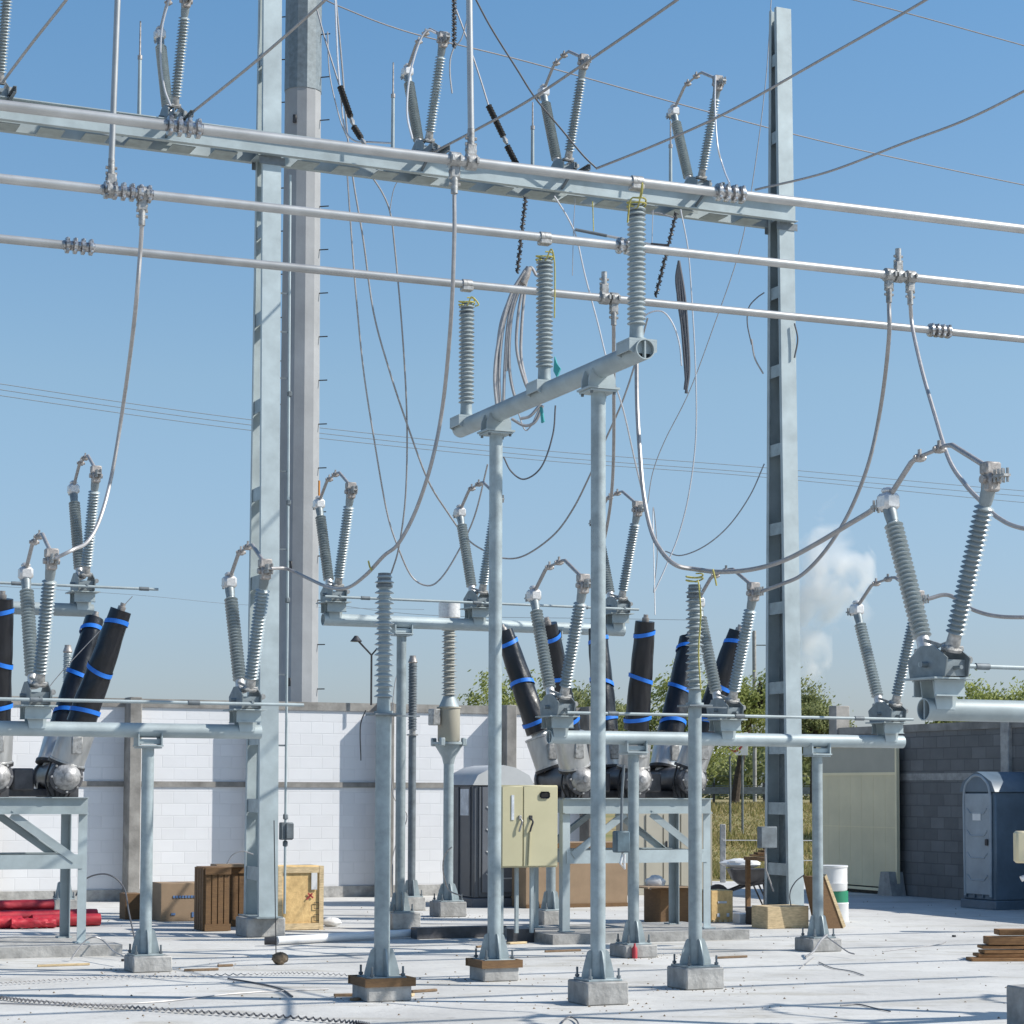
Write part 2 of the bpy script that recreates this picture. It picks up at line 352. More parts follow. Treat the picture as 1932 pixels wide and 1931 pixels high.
# cream gate leaf
def gate():
    p0 = GP + D2 * -.05 - D1 * .12; a = OP(1582, 1500, p0, D2)
    root = thing('metal_gate', 'tall cream sheet metal gate leaf standing open beside the grey block wall', 'gate', (p0.x, p0.y, 0), PHI + math.pi / 2)
    W = (a - p0).length; 
    MB().box((W / 2, .02, 1.14), (W - .1, .03, 2.0)).build('lower_sheet', M['creamw'], root)
    MB().box((W / 2, .02, 2.42), (W - .1, .02, .48)).build('upper_sheet', M['beige'], root)
    f = MB()
    for z in (.09, 2.16, 2.68): f.box((W / 2, .02, z), (W, .06, .05))
    for x in (.02, W - .02): f.box((x, .02, 1.39), (.05, .062, 2.63))
    f.build('frame', M['creamw'], root)
    f = MB()
    for k in range(1, 7): f.box((W * k / 7, .036, 1.14), (.004, .003, 1.98))
    f.box((W / 2, .040, 1.2), (W - .1, .006, .02)); f.build('sheet_seams', M['creamw'], root)
gate()

# ------------------------------------------------------------------ supports
def pole_parts(root, x, y, r, h, z0=.28, plate=.17, name='pole', n=24, fin=.24, mt='galv'):
    m = MB().lathe((x, y, z0 + .022), (x, y, h), [(0, r), (h - z0 - .022, r)], n); pl = m.build(name, M[mt], root)
    b = MB().cbox((x, y, z0 + .01), (plate * 2, plate * 2, .02), .003); b.build('base_plate', M['galv'], root)
    for k in range(4):
        f = MB(); d = Vector((math.cos(k * math.pi / 2), math.sin(k * math.pi / 2), 0)); s = Vector((-d.y, d.x, 0)) * .006
        c = Vector((x, y, z0 + .021)); q = [(r - .002, 0), (plate * .96, 0), (plate * .96, .03), (plate * .8, .13), (r + .035, fin * .93), (r + .015, fin), (r - .002, fin)]
        f.prism([c + d * u + UP * v - s for u, v in q], s * 2).build('gusset', M['galv'], root)
    for sx in (-1, 1):
        for sy in (-1, 1):
            bb = MB(); c = Vector((x + sx * plate * .85, y + sy * plate * .85, z0 - .02)); bb.lathe(c, c + UP, [(0, .010), (.13, .010)], 6); bb.lathe(c + UP * .045, c + UP, [(0, .02), (.022, .02)], 6); bb.build('anchor_bolt', M['galvd'], root)
    return pl
FG = 'concrete footings under the steel posts'
def footing(p, w, h, label, form=None):
    root = thing('concrete_footing', label, 'footing', (p.x, p.y, 0), group=FG)
    MB().cbox((0, 0, h / 2), (w, w, h), .012).build('block', M['conc'], root)
    if form:
        f = MB()
        for sx, sy, a, b in ((0, -1, w + .06, .02), (0, 1, w + .06, .02), (-1, 0, .02, w + .016), (1, 0, .02, w + .016)):
            f.box((sx * (w / 2 + .012), sy * (w / 2 + .012), h - .022), (a, b, .075))
        f.build('form_board', M['wood'], root)
    return root

# front bus support: two legs and cross pipe
A = G(932, 1849); B = G(1128, 1893)
D2S = (A - B).normalized(); D1S = Vector((D2S.y, -D2S.x, 0)); PHS = math.atan2(D1S.y, D1S.x)
FTA = footing(A, .37, .19, 'footing with wooden form boards under the left leg of the three insulator stand', True)
FTB = footing(B, .40, .20, 'bare concrete footing under the right leg of the three insulator stand')
HP = (OP(1213, 664, A, D2S).z + OP(870, 806, A, D2S).z) / 2
LEN = (A - B).length
def front_support():
    root = thing('bus_support_stand', 'tall two legged galvanised stand carrying an open ended pipe and three insulators', 'steel stand', (A.x, A.y, 0), PHS)
    L = loc_of(root)
    for y, h in ((0, .19), (-LEN, .20)): pole_parts(root, 0, y, .066, HP - .17, h, .16)
    p1 = L(OP(1218, 664, A, D2S)); p0 = L(OP(868, 806, A, D2S)); zc = HP
    a = Vector((0, p0.y, zc)); b = Vector((0, p1.y, zc)); n = 32
    m = MB(); ro, ri = .088, .078; Ln = (b - a).length
    m.lathe(a, b, [(0, ri), (0, ro), (Ln, ro), (Ln, ri), (.0, ri)], n, caps=False).build('cross_pipe', M['galvl'], root)
    MB().box((0, b.y + .03, zc), (.014, .05, ri * 2 - .004)).build('inner_plate', M['galvl'], root); MB().lathe((0, b.y + .06, zc), (0, b.y + 1, zc), [(0, ri - .001), (.01, ri - .001)], 24).build('shade_disc', M['dark'], root)  # dark disc stands in for the shade inside the open pipe
    for y in (0, -LEN):
        c = Vector((0, y, zc)); s = MB()
        for k in (-.075, .075):
            q = [(-.13, -.17), (.13, -.17), (.13, -.1), (.1, -.01), (-.1, -.01), (-.13, -.1)]
            s.prism([c + Vector((u, k - .006, v)) for u, v in q], (0, .012, 0))
        s.box((0, y, zc - .185), (.30, .27, .018)); s.box((0, y, zc - .205), (.26, .25, .016))
        s.build('saddle', M['galvl'], root)
        for sx in (-1, 1):
            for sy in (-1, 1): MB().lathe((sx * .11, y + sy * .1, zc - .235), (sx * .11, y + sy * .1, zc), [(0, .014), (.04, .014)], 6).build('bolt', M['galvd'], root)
    return root, p0.y, p1.y
SUP, yfar, ynear = front_support()

def shed_profile(z0, z1, n, core, R0, R1=None):
    R1 = R1 or R0; out = []; p = (z1 - z0) / n
    for i in range(n):
        rr = R0 if i % 2 == 0 else R1; z = z0 + i * p
        out += [(z, core), (z + p * .12, rr * .93), (z + p * .20, rr), (z + p * .30, rr * .97), (z + p * .75, core)]
    return out + [(z1, core)]
def post_insulator(p, z, H, label, n=24, R0=.082, core=.056, collar=True, group='post insulators holding the bus tubes', mt='porc', ped='saddle', yaw=PHI, R1=None):
    root = thing('post_insulator', label, 'insulator', (p.x, p.y, z), yaw, group)
    MB().lathe((0, 0, .14), (0, 0, 1), shed_profile(0, H - .27, n, core, R0, R1), 24).build('porcelain', M[mt], root)
    MB().lathe((0, 0, 0), (0, 0, 1), [(0, .085), (.02, .085), (.022, .062), (.139, .058)], 20).build('bottom_fitting', M['galv'], root)
    MB().lathe((0, 0, H - .129), (0, 0, 1), [(0, .058), (.10, .062), (.102, .075), (.125, .075)], 20).build('top_cap', M['galvd'], root)
    if ped == 'saddle':
        s = MB(); s.box((0, 0, -.012), (.26, .26, .02))
        for k in (-.124, .124):
            s.prism([(-.13, k - .006, -.023), (.13, k - .006, -.023), (.13, k - .006, -.11), (.085, k - .006, -.13), (-.085, k - .006, -.13), (-.13, k - .006, -.11)], (0, .012, 0))
        for k in (-.124, .124): s.box((k, 0, -.066), (.012, .234, .084))
        s.build('saddle', M['galvl'], root)
    return root
# three insulators on the pipe
ZI = HP + .10
TI = []
for px, lab in ((880, 'farthest and lowest looking insulator at the left end of the slanting pipe'), (1027, 'middle insulator of three on the slanting pipe, teal ribbon at its foot'), (1201, 'nearest insulator at the open right end of the slanting pipe')):
    q = OP(px, 700, A, D2S); q.z = 0; TI.append(q); post_insulator(q, ZI, 1.30, lab, yaw=PHS)
ZB = ZI + 1.30 + .075   # bus height
# ------------------------------------------------------------------ bus tubes
def ribs(m, c, n, r=.076, step=.075):
    w = n * step; m.lathe((c.x - w / 2, c.y, c.z), (c.x + 1, c.y, c.z), [(0, .046), (w, .046)], 16)
    for k in range(n):
        x = c.x + (k - (n - 1) / 2) * step
        m.lathe((x - .026, c.y, c.z), (x + 1, c.y, c.z), [(0, .045), (.01, r), (.042, r), (.052, .045)], 12)
        for s in (-1, 1): m.cbox((x, c.y - .03, c.z + s * .052), (.034, .07, .035), .008)
BG = 'parallel aluminium bus tubes'
DB = ((G(1932, 427, ZB) - G(0, 187, ZB)).normalized() + (G(1932, 543, ZB) - G(0, 333, ZB)).normalized() + (G(1932, 629, ZB) - G(0, 440, ZB)).normalized()).normalized(); DB.z = 0; PHB = math.atan2(DB.y, DB.x)
BUS = []
for (q, lab, cl) in ((TI[2], 'uppermost bright aluminium bus tube resting on the nearest insulator', [(345, 4), (1377, 4)]),
                     (TI[1], 'middle bright aluminium bus tube resting on the middle insulator', [(240, 6), (1182, 3)]),
                     (TI[0], 'lowest bright aluminium bus tube resting on the far insulator', [(150, 4), (1770, 4)])):
    root = thing('bus_tube', lab, 'bus tube', (q.x, q.y, ZB), PHB, group=BG); L = loc_of(root)
    m = MB().lathe((-16, 0, 0), (20, 0, 0), [(0, .042), (36, .042)], 20); m.build('tube', M['alu'], root)
    for px, n in cl:
        c = L(OP(px, 400, q, DB)); cm = MB(); ribs(cm, Vector((c.x, 0, 0)), n); cm.build('coupler', M['cast2'], root)
    k = MB().cbox((0, 0, -.045), (.12, .1, .05), .01); k.lathe((-.05, 0, 0), (1, 0, 0), [(0, .054), (.1, .054)], 16); k.build('bus_clamp', M['cast'], root)
    BUS.append((q, root, L))
def tclamp(i, px, up):
    q, root, L = BUS[i]; c = L(OP(px, 400, q, DB)); x = c.x; s = 1 if up else -1
    m = MB().lathe((x - .05, 0, 0), (x + 1, 0, 0), [(0, .05), (.006, .068), (.094, .068), (.1, .05)], 12)
    for k in (-.035, .035): m.box((x + k, 0, 0), (.02, .17, .05))
    m.cbox((x, 0, s * .1), (.085, .06, .1), .01)
    for k in (.1, .15, .2): m.lathe((x - .05, 0, s * k), (x, 0, s * k), [(0, .014), (.1, .014)], 6)
    m.lathe((x, 0, s * .13), (x, 0, s), [(0, .03), (.15, .03)], 10)
    m.build('tee_clamp', M['cast'], root)
    return BUS[i][0] + DB * x + UP * (ZB + s * .27)
TC = {}
for key, i, px, up in (('a', 0, 857, False), ('b', 0, 888, True), ('c', 1, 209, True), ('d', 1, 268, False), ('e', 1, 1676, False), ('f', 1, 1694, True), ('g', 1, 1716, False), ('h', 2, 1140, True), ('i', 2, 1158, False)):
    TC[key] = tclamp(i, px, up)

# single posts with insulator
C = G(720, 1886); D = G(1312, 1864)
footing(C, .41, .19, 'front left footing with brown form boards and wood scraps around it', True)
footing(D, .40, .20, 'bare footing under the single insulator post right of centre')
CI = []
for p, zt, r, hf, lab, lab2, H in ((C, 1346, .070, .19, 'tall single steel post in the left foreground topped by an insulator', 'insulator with thin wide sheds on top of the left foreground post', 1.38), (D, 1330, .064, .20, 'single steel post right of centre topped by an insulator tied with yellow rope', 'insulator tied with yellow rope on the post right of centre', 1.27)):
    h = OP(p.x / p.y * 4000 + 966, zt, p).z
    root = thing('insulator_post', lab, 'steel post', (p.x, p.y, 0), group='single posts with one insulator')
    pole_parts(root, 0, 0, r, h - .02, hf, .17); MB().cbox((0, 0, h - .01), (.25, .25, .018), .003).build('top_plate', M['galvd'], root)
    MB().bar((0, 0, h - .02), (.34, 0, h - .02), .03, .012).build('side_bracket', M['galvd'], root)
    post_insulator(p, h, H, lab2, n=24, R0=.088, core=.05, group='insulators on single posts', ped=None, R1=.07)
    CI.append(Vector((p.x, p.y, h + H)))

# ------------------------------------------------------------------ V switches
VG = 'V shaped disconnect switches'
def make_switch():
    root = thing('disconnect_switch', 'x', 'switch', (0, 0, 0), PHI, VG)
    m = MB()
    for y in (-.13, .13): m.channel((-.13, y, .155), (.13, y, .155), .03, .12, .01, side=1 if y < 0 else -1)
    m.prism([(-.11, -.085, .21), (.11, -.085, .21), (.08, -.085, .0), (-.08, -.085, .0)], (0, .01, 0)); m.prism([(-.11, .075, .21), (.11, .075, .21), (.08, .075, .0), (-.08, .075, .0)], (0, .01, 0)); m.box((0, 0, .225), (.36, .40, .014))
    m.build('mounting_bracket', M['galvl'], root)
    m = MB()
    for x in (-.1, .1): m.prism([(x - .005, -.22, .235), (x - .005, .22, .235), (x - .005, .25, .37), (x - .005, .08, .47), (x - .005, -.08, .47), (x - .005, -.25, .37)], (.01, 0, 0))
    for y in (-.19, .19): m.box((0, y, .30), (.188, .01, .12))
    m.box((0, 0, .3), (.17, .2, .1)); m.lathe((-.16, 0, .33), (1, 0, .33), [(0, .022), (.32, .022)], 10)
    m.lathe((0, -.28, .3), (0, 1, .3), [(0, .016), (.56, .016)], 8)
    m.build('drive_housing', M['galv2'], root)
    m = MB().cbox((0, -.17, .44), (.14, .1, .04), .008); m.cbox((0, .17, .44), (.14, .1, .04), .008)
    m.bar((.05, -.2, .42), (-.04, .12, .52), .025, .025); m.bar((-.05, .2, .42), (.04, -.1, .50), .025, .02)
    m.lathe((.13, -.2, .36), (.13, 0, .36), [(0, .03), (.06, .03)], 8); m.box((.14, .1, .33), (.05, .09, .06))
    m.build('linkage', M['cast'], root)
    for s in (-1, 1):
        a = Vector((0, s * .16, .43)); b = Vector((0, s * .64, 1.60)); d = (b - a).normalized(); Ln = (b - a).length
        MB().lathe(a + d * .13, b, shed_profile(0, Ln - .29, 26, .043, .074, .074), 20).build('insulator', M['porc'], root)
        MB().lathe(a, b, [(0, .075), (.02, .078), (.03, .055), (.129, .048)], 16).build('bearing', M['castb'] if s > 0 else M['cast'], root)
        MB().lathe(b - d * .159, b, [(0, .046), (.06, .052), (.14, .052)], 16).build('top_cap', M['galv2'], root)
    b = Vector((0, .64, 1.62)); m = MB().cbox(b + Vector((0, .0, .0)), (.14, .15, .13), .025); m.cbox(b + Vector((0, 0, .085)), (.09, .1, .05), .02)
    m.build('contact_housing', M['castb'], root)
    b = Vector((0, -.645, 1.60)); m = MB().cbox(b, (.1, .12, .14), .015); m.cbox(b + Vector((.0, 0, .10)), (.13, .10, .09), .012); m.lathe(b + Vector((-.08, 0, .02)), b + Vector((1, 0, .02)), [(0, .03), (.16, .03)], 10)
    m.build('hinge_housing', M['bronze'], root)
    m = MB().tube([(0, .62, 1.66), (0, .33, 1.88), (0, .26, 1.905)], [.021, .021, .018], 10); m.tube([(0, .26, 1.905), (0, .0, 1.93), (0, -.12, 1.945)], .015, 10)
    m.tube([(0, -.1, 1.945), (0, -.19, 1.935), (0, -.62, 1.71)], [.015, .021, .021], 10)
    m.build('blade', M['wire'], root)
    for y, z in ((.22, 1.90), (-.03, 1.93)): m = MB().cbox((0, y, z), (.07, .07, .06), .012); m.lathe((-.05, y, z), (1, y, z), [(0, .018), (.1, .018)], 8); m.box((0, y, z + .04), (.015, .03, .05)); m.build('blade_contact', M['bronze'], root)
    for s in (-1, 1):
        m = MB(); y0 = s * .72; z0 = 1.60 if s > 0 else 1.63
        m.box((0, s * .77, z0), (.06, .14, .018))
        for k in range(3):
            m.lathe((-.018 + .0, y0 + s * k * .045, z0 - .04), (-.018, y0 + s * k * .045, 9), [(0, .011), (.09, .011)], 6)
            m.lathe((.025, y0 + s * k * .045, z0 - .045), (.025, y0 + s * k * .045, 9), [(0, .011), (.1, .011)], 6)
        m.build('terminal_pad', M['cast'], root)
    return root
SW = make_switch(); sw_used = [False]
def switch(p, z, label, group=VG, grounded=False):
    o = SW if not sw_used[0] else dup(SW); sw_used[0] = True
    o.location = (p.x, p.y, z); o['label'] = label; o['group'] = group
    return o, lambda q: Vector((p.x, p.y, z)) + D1 * q[0] + D2 * q[1] + UP * q[2]
def row_beam(name_label, p, xa, xb, h, poles, ra=.075, ob=0):
    """pipe at height h through p between picture columns xa and xb with poles at columns"""
    a = OP(xa, 1300, p); b = OP(xb, 1300, p)
    root = thing('switch_support_beam', name_label, 'steel frame', (p.x, p.y, 0), group='pipe beams carrying switches'); L = loc_of(root)
    la, lb = L(a).x, L(b).x
    m = MB(); Ln = lb - la; m.lathe((la, 0, h), (lb, 0, h), [(0, ra - .008), (0, ra), (Ln, ra), (Ln, ra - .008), (0, ra - .008)], 28, caps=False); m.build('cross_pipe', M['galvl'], root)
    for e_, sg_ in ((la, 1), (lb, -1)):
        MB().box((e_ + sg_ * .03, 0, h), (.05, .012, ra * 2 - .02)).build('inner_plate', M['galvl'], root); MB().lathe((e_ + sg_ * .06, 0, h), (e_ + sg_ * 5, 0, h), [(0, ra - .010), (.01, ra - .010)], 24).build('shade_disc', M['dark'], root)  # dark discs paint the shade inside both pipe ends
    for px, hf in poles:
        x = L(OP(px, 1300, p)).x
        pole_parts(root, x, 0, .062 if h < 3 else .066, h - .17, hf, .15)
        s = MB(); s.box((x, 0, h - .158), (.26, .24, .016)); s.box((x, 0, h - .178), (.24, .2, .014))
        for k in (-.12, .12): s.box((x + k, 0, h - .09), (.014, .2, .12))
        s.box((x, 0, h - .115), (.226, .12, .05))
        s.build('saddle', M['galvl'], root)
    return root, L
# left front row
E = G(279, 1832); HE = OP(281, 1378, E).z
footing(E, .40, .16, 'left footing under the pole beneath the left switch beam')
row_beam('galvanised pipe beam on one pole at left carrying two V switches', E, -60, 492, HE, [(281, .16)])
RL = OP(68, 1300, E); RR = OP(463, 1300, E)
s1, f1 = switch(RL, HE, 'V shaped switch at far left edge in front of the black bushings')
s2, f2 = switch(RR, HE, 'V shaped switch just left of the big left gantry column')
# right front row
F0 = G(1195, 1805); HF = OP(1500, 1397, F0).z; FR = OP(1541, 1300, F0)
footing(F0, .40, .14, 'shaded footing with a red cone beside it, in front of the circuit breaker')
footing(FR, .40, .15, 'shaded footing tangled with loose wire, right of the single post')
row_beam('galvanised pipe beam on two poles right of centre carrying three V switches', F0, 1036, 1702, HF, [(1195, .14), (1541, .15)])
s7, f7 = switch(OP(1052, 1300, F0), HF, 'V shaped switch between the two legs of the three insulator stand')
s8, f8 = switch(OP(1368, 1300, F0), HF, 'V shaped switch just right of the insulator tied with yellow rope')
s9, f9 = switch(OP(1674, 1300, F0), HF, 'V shaped switch in front of the cream gate, partly behind the nearest switch')
# back row
K = G(757, 1752); HK = OP(757, 1174, K).z
footing(K, .40, .22, 'footing behind the left foreground post')
KR = OP(1040, 1300, K); footing(KR, .40, .2, 'footing seen below the cream control cabinet')
row_beam('high pipe beam farther back carrying three V switches', K, 608, 1176, HK, [(757, .22), (1040, .2)], .082)
s4, f4 = switch(OP(628, 1300, K), HK, 'V shaped switch on the high back beam beside the concrete pole')
s5, f5 = switch(OP(900, 1300, K), HK, 'V shaped switch on the middle of the high back beam')
s6, f6 = switch(OP(1163, 1300, K), HK, 'V shaped switch at the right end of the high back beam')
row_beam('high pipe beam farther back at far left carrying one V switch', K, -160, 173, HK, [(-90, .2)], .082)
s3, f3 = switch(OP(153, 1300, K), HK, 'V shaped switch on the high beam at far left above the black bushings')
# near right
N = P(1772, 1335, 15.6); N.z = 0; HN = OP(1860, 1341, N).z
rN, LN = row_beam('nearest large pipe beam entering at the right edge under the big V switch', N, 1742, 2900, HN, [(2150, .2)], .082)
s10, f10 = switch(N, HN, 'largest and nearest V shaped switch at the right edge')

for k_ in (1, 2, 3): 
    q_ = N + D1 * (2.25 * k_); switch(q_, HN, ('next V shaped switch beyond the right edge', 'second V shaped switch beyond the right edge', 'third V shaped switch beyond the right edge')[k_ - 1])
for i_, (y_, z_, l_) in enumerate(((12.3, 8.3, 'added unseen bus tube overhead nearest the viewer, casting yard shadows'), (14.0, 8.6, 'second added bus tube overhead above the picture, casting yard shadows'), (9.6, 6.9, 'third added bus tube overhead above the picture, casting yard shadows'))):  # unseen tubes added above the frame to drop shadows on the yard
    r_ = thing('bus_tube', l_, 'bus tube', (0, y_, z_), group='added bus tubes overhead casting shadows'); MB().lathe((-14, 0, 0), (16, 0, 0), [(0, .05), (30, .05)], 16).build('tube', M['alu'], r_)
# operating rods
def oprod(p, xa, xb, h, label, off=-.26, r=.018):
    q = p + D2 * off; a = OP(xa, 1300, q); b = OP(xb, 1300, q); o = Vector((a.x, a.y, h))
    m = MB(); a.z = h; b.z = h; m.tube([a, b], r, 10)
    ob = m.build('operating_rod', M['galvl'], None, o); tag(ob, label, 'rod', 'switch operating rods')
    Ln = (b - a).length
    for k in range(int(Ln / 1.6) + 1):
        t = .5 + k * 1.6
        if t < Ln: MB().lathe(a + D1 * t - o, b - o, [(0, .026), (.12, .026)], 10).build('sleeve', M['galvd'], ob)
    return ob
oprod(E, -40, 573, HE + .28, 'thin horizontal rod along the left switch beam, passing the column')
oprod(F0, 1070, 1722, HF + .26, 'thin horizontal rod above the right switch beam')
oprod(K, 612, 1205, HK + .28, 'thin horizontal rod above the high back beam')
oprod(K, -60, 296, HK + .28, 'thin horizontal rod sticking out right of the far left high beam')
oprod(N, 1735, 2600, HN + .33, 'thin horizontal rod above the nearest pipe beam at the right edge', .02)

# ------------------------------------------------------------------ gantry
GL = G(491, 1766); GR = OP(1478, 1400, GL); GR.z = 0
footing(GL, .50, .24, 'large footing under the left gantry column beside the crates')
def footing_big(p, lab): footing(p, .5, .2, lab)
footing_big(GR, 'footing under the right gantry column behind the pine crate')
ZA = (OP(560, 306, GL - D2 * .19).z + OP(1440, 407, GL - D2 * .19).z) / 2; ZTOP = OP(1475, 20, GR).z
def gantry():
    root = thing('steel_gantry', 'tall galvanised gantry of two tapering latticed columns and a crossbeam', 'gantry', (GL.x, GL.y, 0)); L = loc_of(root)
    for (x0, z0, top) in ((0, .24, ZTOP + .1), (L(GR).x, .2, ZTOP)):
        m = MB(); W0, W1 = .245, .20
        sep = lambda z: .33 + (.10 - .33) * (z / 12.9)
        for s in (-1, 1):
            a = Vector((x0, s * sep(z0), z0 + .02)); b = Vector((x0, s * sep(top), top))
            m.bar(a, b, .012, W0, up=Vector((1, 0, 0)))
            for k in (-1, 1):
                o = Vector((k * (W0 / 2 - .006), -s * .032, 0)); m.bar(a + o, b + o, .05, .012, up=Vector((1, 0, 0)))
        m.build('column', M['galvl'], root)
        if x0 > 1:
            a0, a1 = sep(z0), sep(top); xx_ = x0 + W0 / 2 - .035
            MB().prism([(xx_, -a0 * .55, z0 + .02), (xx_, a0 * .93, z0 + .02), (xx_, a1 * .9, top), (xx_, -a1 * .5, top)], (.006, 0, 0)).build('added_side_web', M['galv2'], root)  # plate added so the openings in the column side look dark
        z = z0 + .55
        while z < top - .1:
            for sx in (-1, 1):
                yy = sep(z) - .012; MB().box((x0 + sx * (W0 / 2 - .02), 0, z), (.010, yy * 2, .17)).build('batten_plate', M['galv'], root)
            z += 1.13 if z > 3 else .85
        MB().box((x0, 0, z0 + .01), (.34, .80, .018)).build('base_plate', M['galv'], root)
    # crossbeam
    za, zb = ZA, ZA + .28; xl, xr = -14, L(GR).x + .12; m = MB()
    for s in (-1, 1):
        m.channel((xl, s * .19, (za + zb) / 2), (xr, s * .19, (za + zb) / 2), .09, zb - za, .012, side=1 if s < 0 else -1)
    m.build('crossbeam', M['galvl'], root)
    k = MB(); x = xl + .2
    i = 0
    while x < xr - .2:
        k = MB().box((x, 0, za - .006), (.30, .30, .010)); k.build('tie_plate', M['galv'], root); x += .55
    for xx in (0, L(GR).x):
        k = MB()
        for s in (-1, 1): MB().box((xx, s * .165, za - .06), (.34, .01, .1)).build('corner_bracket', M['galvd'], root)
    return root, L
GA, LG = gantry()
zt = 10.02
GSW = []
for px, lab in ((-8, 'V shaped switch on the gantry crossbeam cut by the left edge'), (322, 'V shaped switch on top of the gantry crossbeam left of the left column'), (800, 'first V shaped switch on the crossbeam right of the left column'), (1062, 'V shaped switch on the middle of the crossbeam span'), (1312, 'V shaped switch on the crossbeam beside the right column')):
    q = OP(px, 300, GL); s_, f_ = switch(q, ZA + .04, lab, 'V shaped switches on the gantry crossbeam'); GSW.append(f_)
    r = thing('outrigger', 'steel outrigger arm under the ' + {-8: 'edge-cut V switch', 322: 'V switch left of the left column', 800: 'V switch nearest the left column', 1062: 'V switch at mid span', 1312: 'V switch beside the right column'}[px], 'bracket', (q.x, q.y, ZA + .27), group='outriggers across the gantry beam')
    MB().channel((-.12, -.62, 0), (-.12, .62, 0), .04, .08, .008).build('arm', M['galvd'], r)
    MB().channel((.12, -.62, 0), (.12, .62, 0), .04, .08, .008, side=-1).build('arm', M['galvd'], r)
    MB().bar((-.12, -.60, -.05), (-.12, -.22, -.22), .03, .03).build('brace', M['galvd'], r)
for px, y0, lab in ((265, 40, 'thin upright rod left of the left column'), (742, 118, 'thin upright rod right of the concrete pole'), (1005, 193, 'thin upright rod near mid span'), (1265, 228, 'thin upright rod beside the right most beam switch')):
    q = OP(px, y0, GL + D2 * .1); r = thing('upright_rod', lab + ' on the gantry crossbeam', 'rod', (q.x, q.y, ZA + .3), group='upright rods on the gantry crossbeam')
    h = q.z - ZA - .3; MB().lathe((0, 0, 0), (0, 0, 1), [(0, .026), (h * .62, .022)], 10).build('lower_tube', M['galvl'], r)
    MB().lathe((0, 0, h * .62), (0, 0, 9), [(0, .03), (.05, .03), (.055, .013), (h * .38, .010)], 8).build('upper_tube', M['bronze'], r)
# conduit
q = GL + D1 * .21 - D2 * .05
q = OP(539, 1500, GL - D2 * .1)
r = thing('conduit', 'thin grey vertical conduit with junction box along the right side of the left column', 'conduit', (q.x, q.y, 0))
MB().tube([(0, 0, .28), (-.0, 0, 4), (-.02, 0, 9.75)], .017, 8).build('pipe', M['galvl'], r)
m = MB().cbox((0.0, -.03, 1.32), (.16, .10, .22), .01); m.cbox((.03, -.09, 1.32), (.1, .03, .2), .008); m.build('junction_box', M['galvd'], r)
m = MB(); 
for z in (1.16, 1.5, 4.25, 5.5, 6.9): MB().cbox((0, 0, z), (.055, .055, .07), .01).build('coupling', M['galvd'], r)
for z in (2.4, 3.3, 4.9, 5.9, 7.1, 7.7, 8.2): MB().bar((-.16, .02, z), (.0, 0, z), .012, .02).build('clamp', M['galvd'], r)
# right column junction bits
q = OP(1447, 1500, GL - D2 * .2)
r = thing('junction_box', 'small grey box on the left edge of the right column', 'box', (q.x, q.y, 1.05)); MB().cbox((0, 0, .15), (.26, .12, .3), .01).build('box', M['galvd'], r); MB().tube([(-.03, 0, .02), (-.02, 0, -.3), (.1, 0, -.6)], .012, 8).build('cable_entry', M['wire'], r)

# concrete pole
cp = P(561, 1300, 41); cp.z = 0
r = thing('concrete_pole', 'massive eight sided concrete pole with climbing pegs behind the left column', 'utility pole', (cp.x, cp.y, 0), R(3))
m = MB().lathe((0, 0, 0), (0, 0, 1), [(0, .425), (15.55, .36)], 12); m.build('shaft', M['concp'], r, smooth=False)
m = MB().lathe((0, 0, 15.54), (0, 0, 99), [(0, .372), (6, .345)], 12); m.build('upper_shaft', M['galv2'], r, smooth=False)
z = 1.2
while z < 18:
    MB().tube([(.33, -.1, z), (.53, -.16, z)], .012, 6).build('climbing_peg', M['dark'], r); MB().tube([(-.33, .1, z + .42), (-.5, .15, z + .42)], .012, 6).build('climbing_peg', M['dark'], r); z += .86
for z in (14.9, 6.15, 3.9): MB().cbox((-.14, -.37, z), (.07, .06, .16), .01).build('lug', M['dark'], r)

# ------------------------------------------------------------------ breakers
def blanket(a, d, L, r0, r1, seed):
    rnd = random.Random(seed); n = 40; k = 30; a = Vector(a); d = Vector(d).normalized(); u = d.orthogonal().normalized(); v = d.cross(u)
    ph = [rnd.uniform(0, 6.28) for _ in range(6)]; vs = []
    for i in range(k + 1):
        t = i / k; r = r0 + (r1 - r0) * t
        for j in range(n):
            th = 2 * math.pi * j / n
            rr = r * (1 + .045 * math.sin(2 * th + ph[0] + t * 3) + .025 * math.sin(5 * th + ph[1] - t * 7) + .02 * math.sin(21 * t + ph[2] + 2 * math.sin(th)) + .012 * math.sin(11 * th + 17 * t + ph[3]))
            vs.append(a + d * (t * L) + (u * math.cos(th) + v * math.sin(th)) * rr)
    fs = [(i * n + j, i * n + (j + 1) % n, (i + 1) * n + (j + 1) % n, (i + 1) * n + j) for i in range(k) for j in range(n)]
    fs += [tuple(range(n))[::-1], tuple(range(k * n, (k + 1) * n))]
    return MB().add(vs, fs)
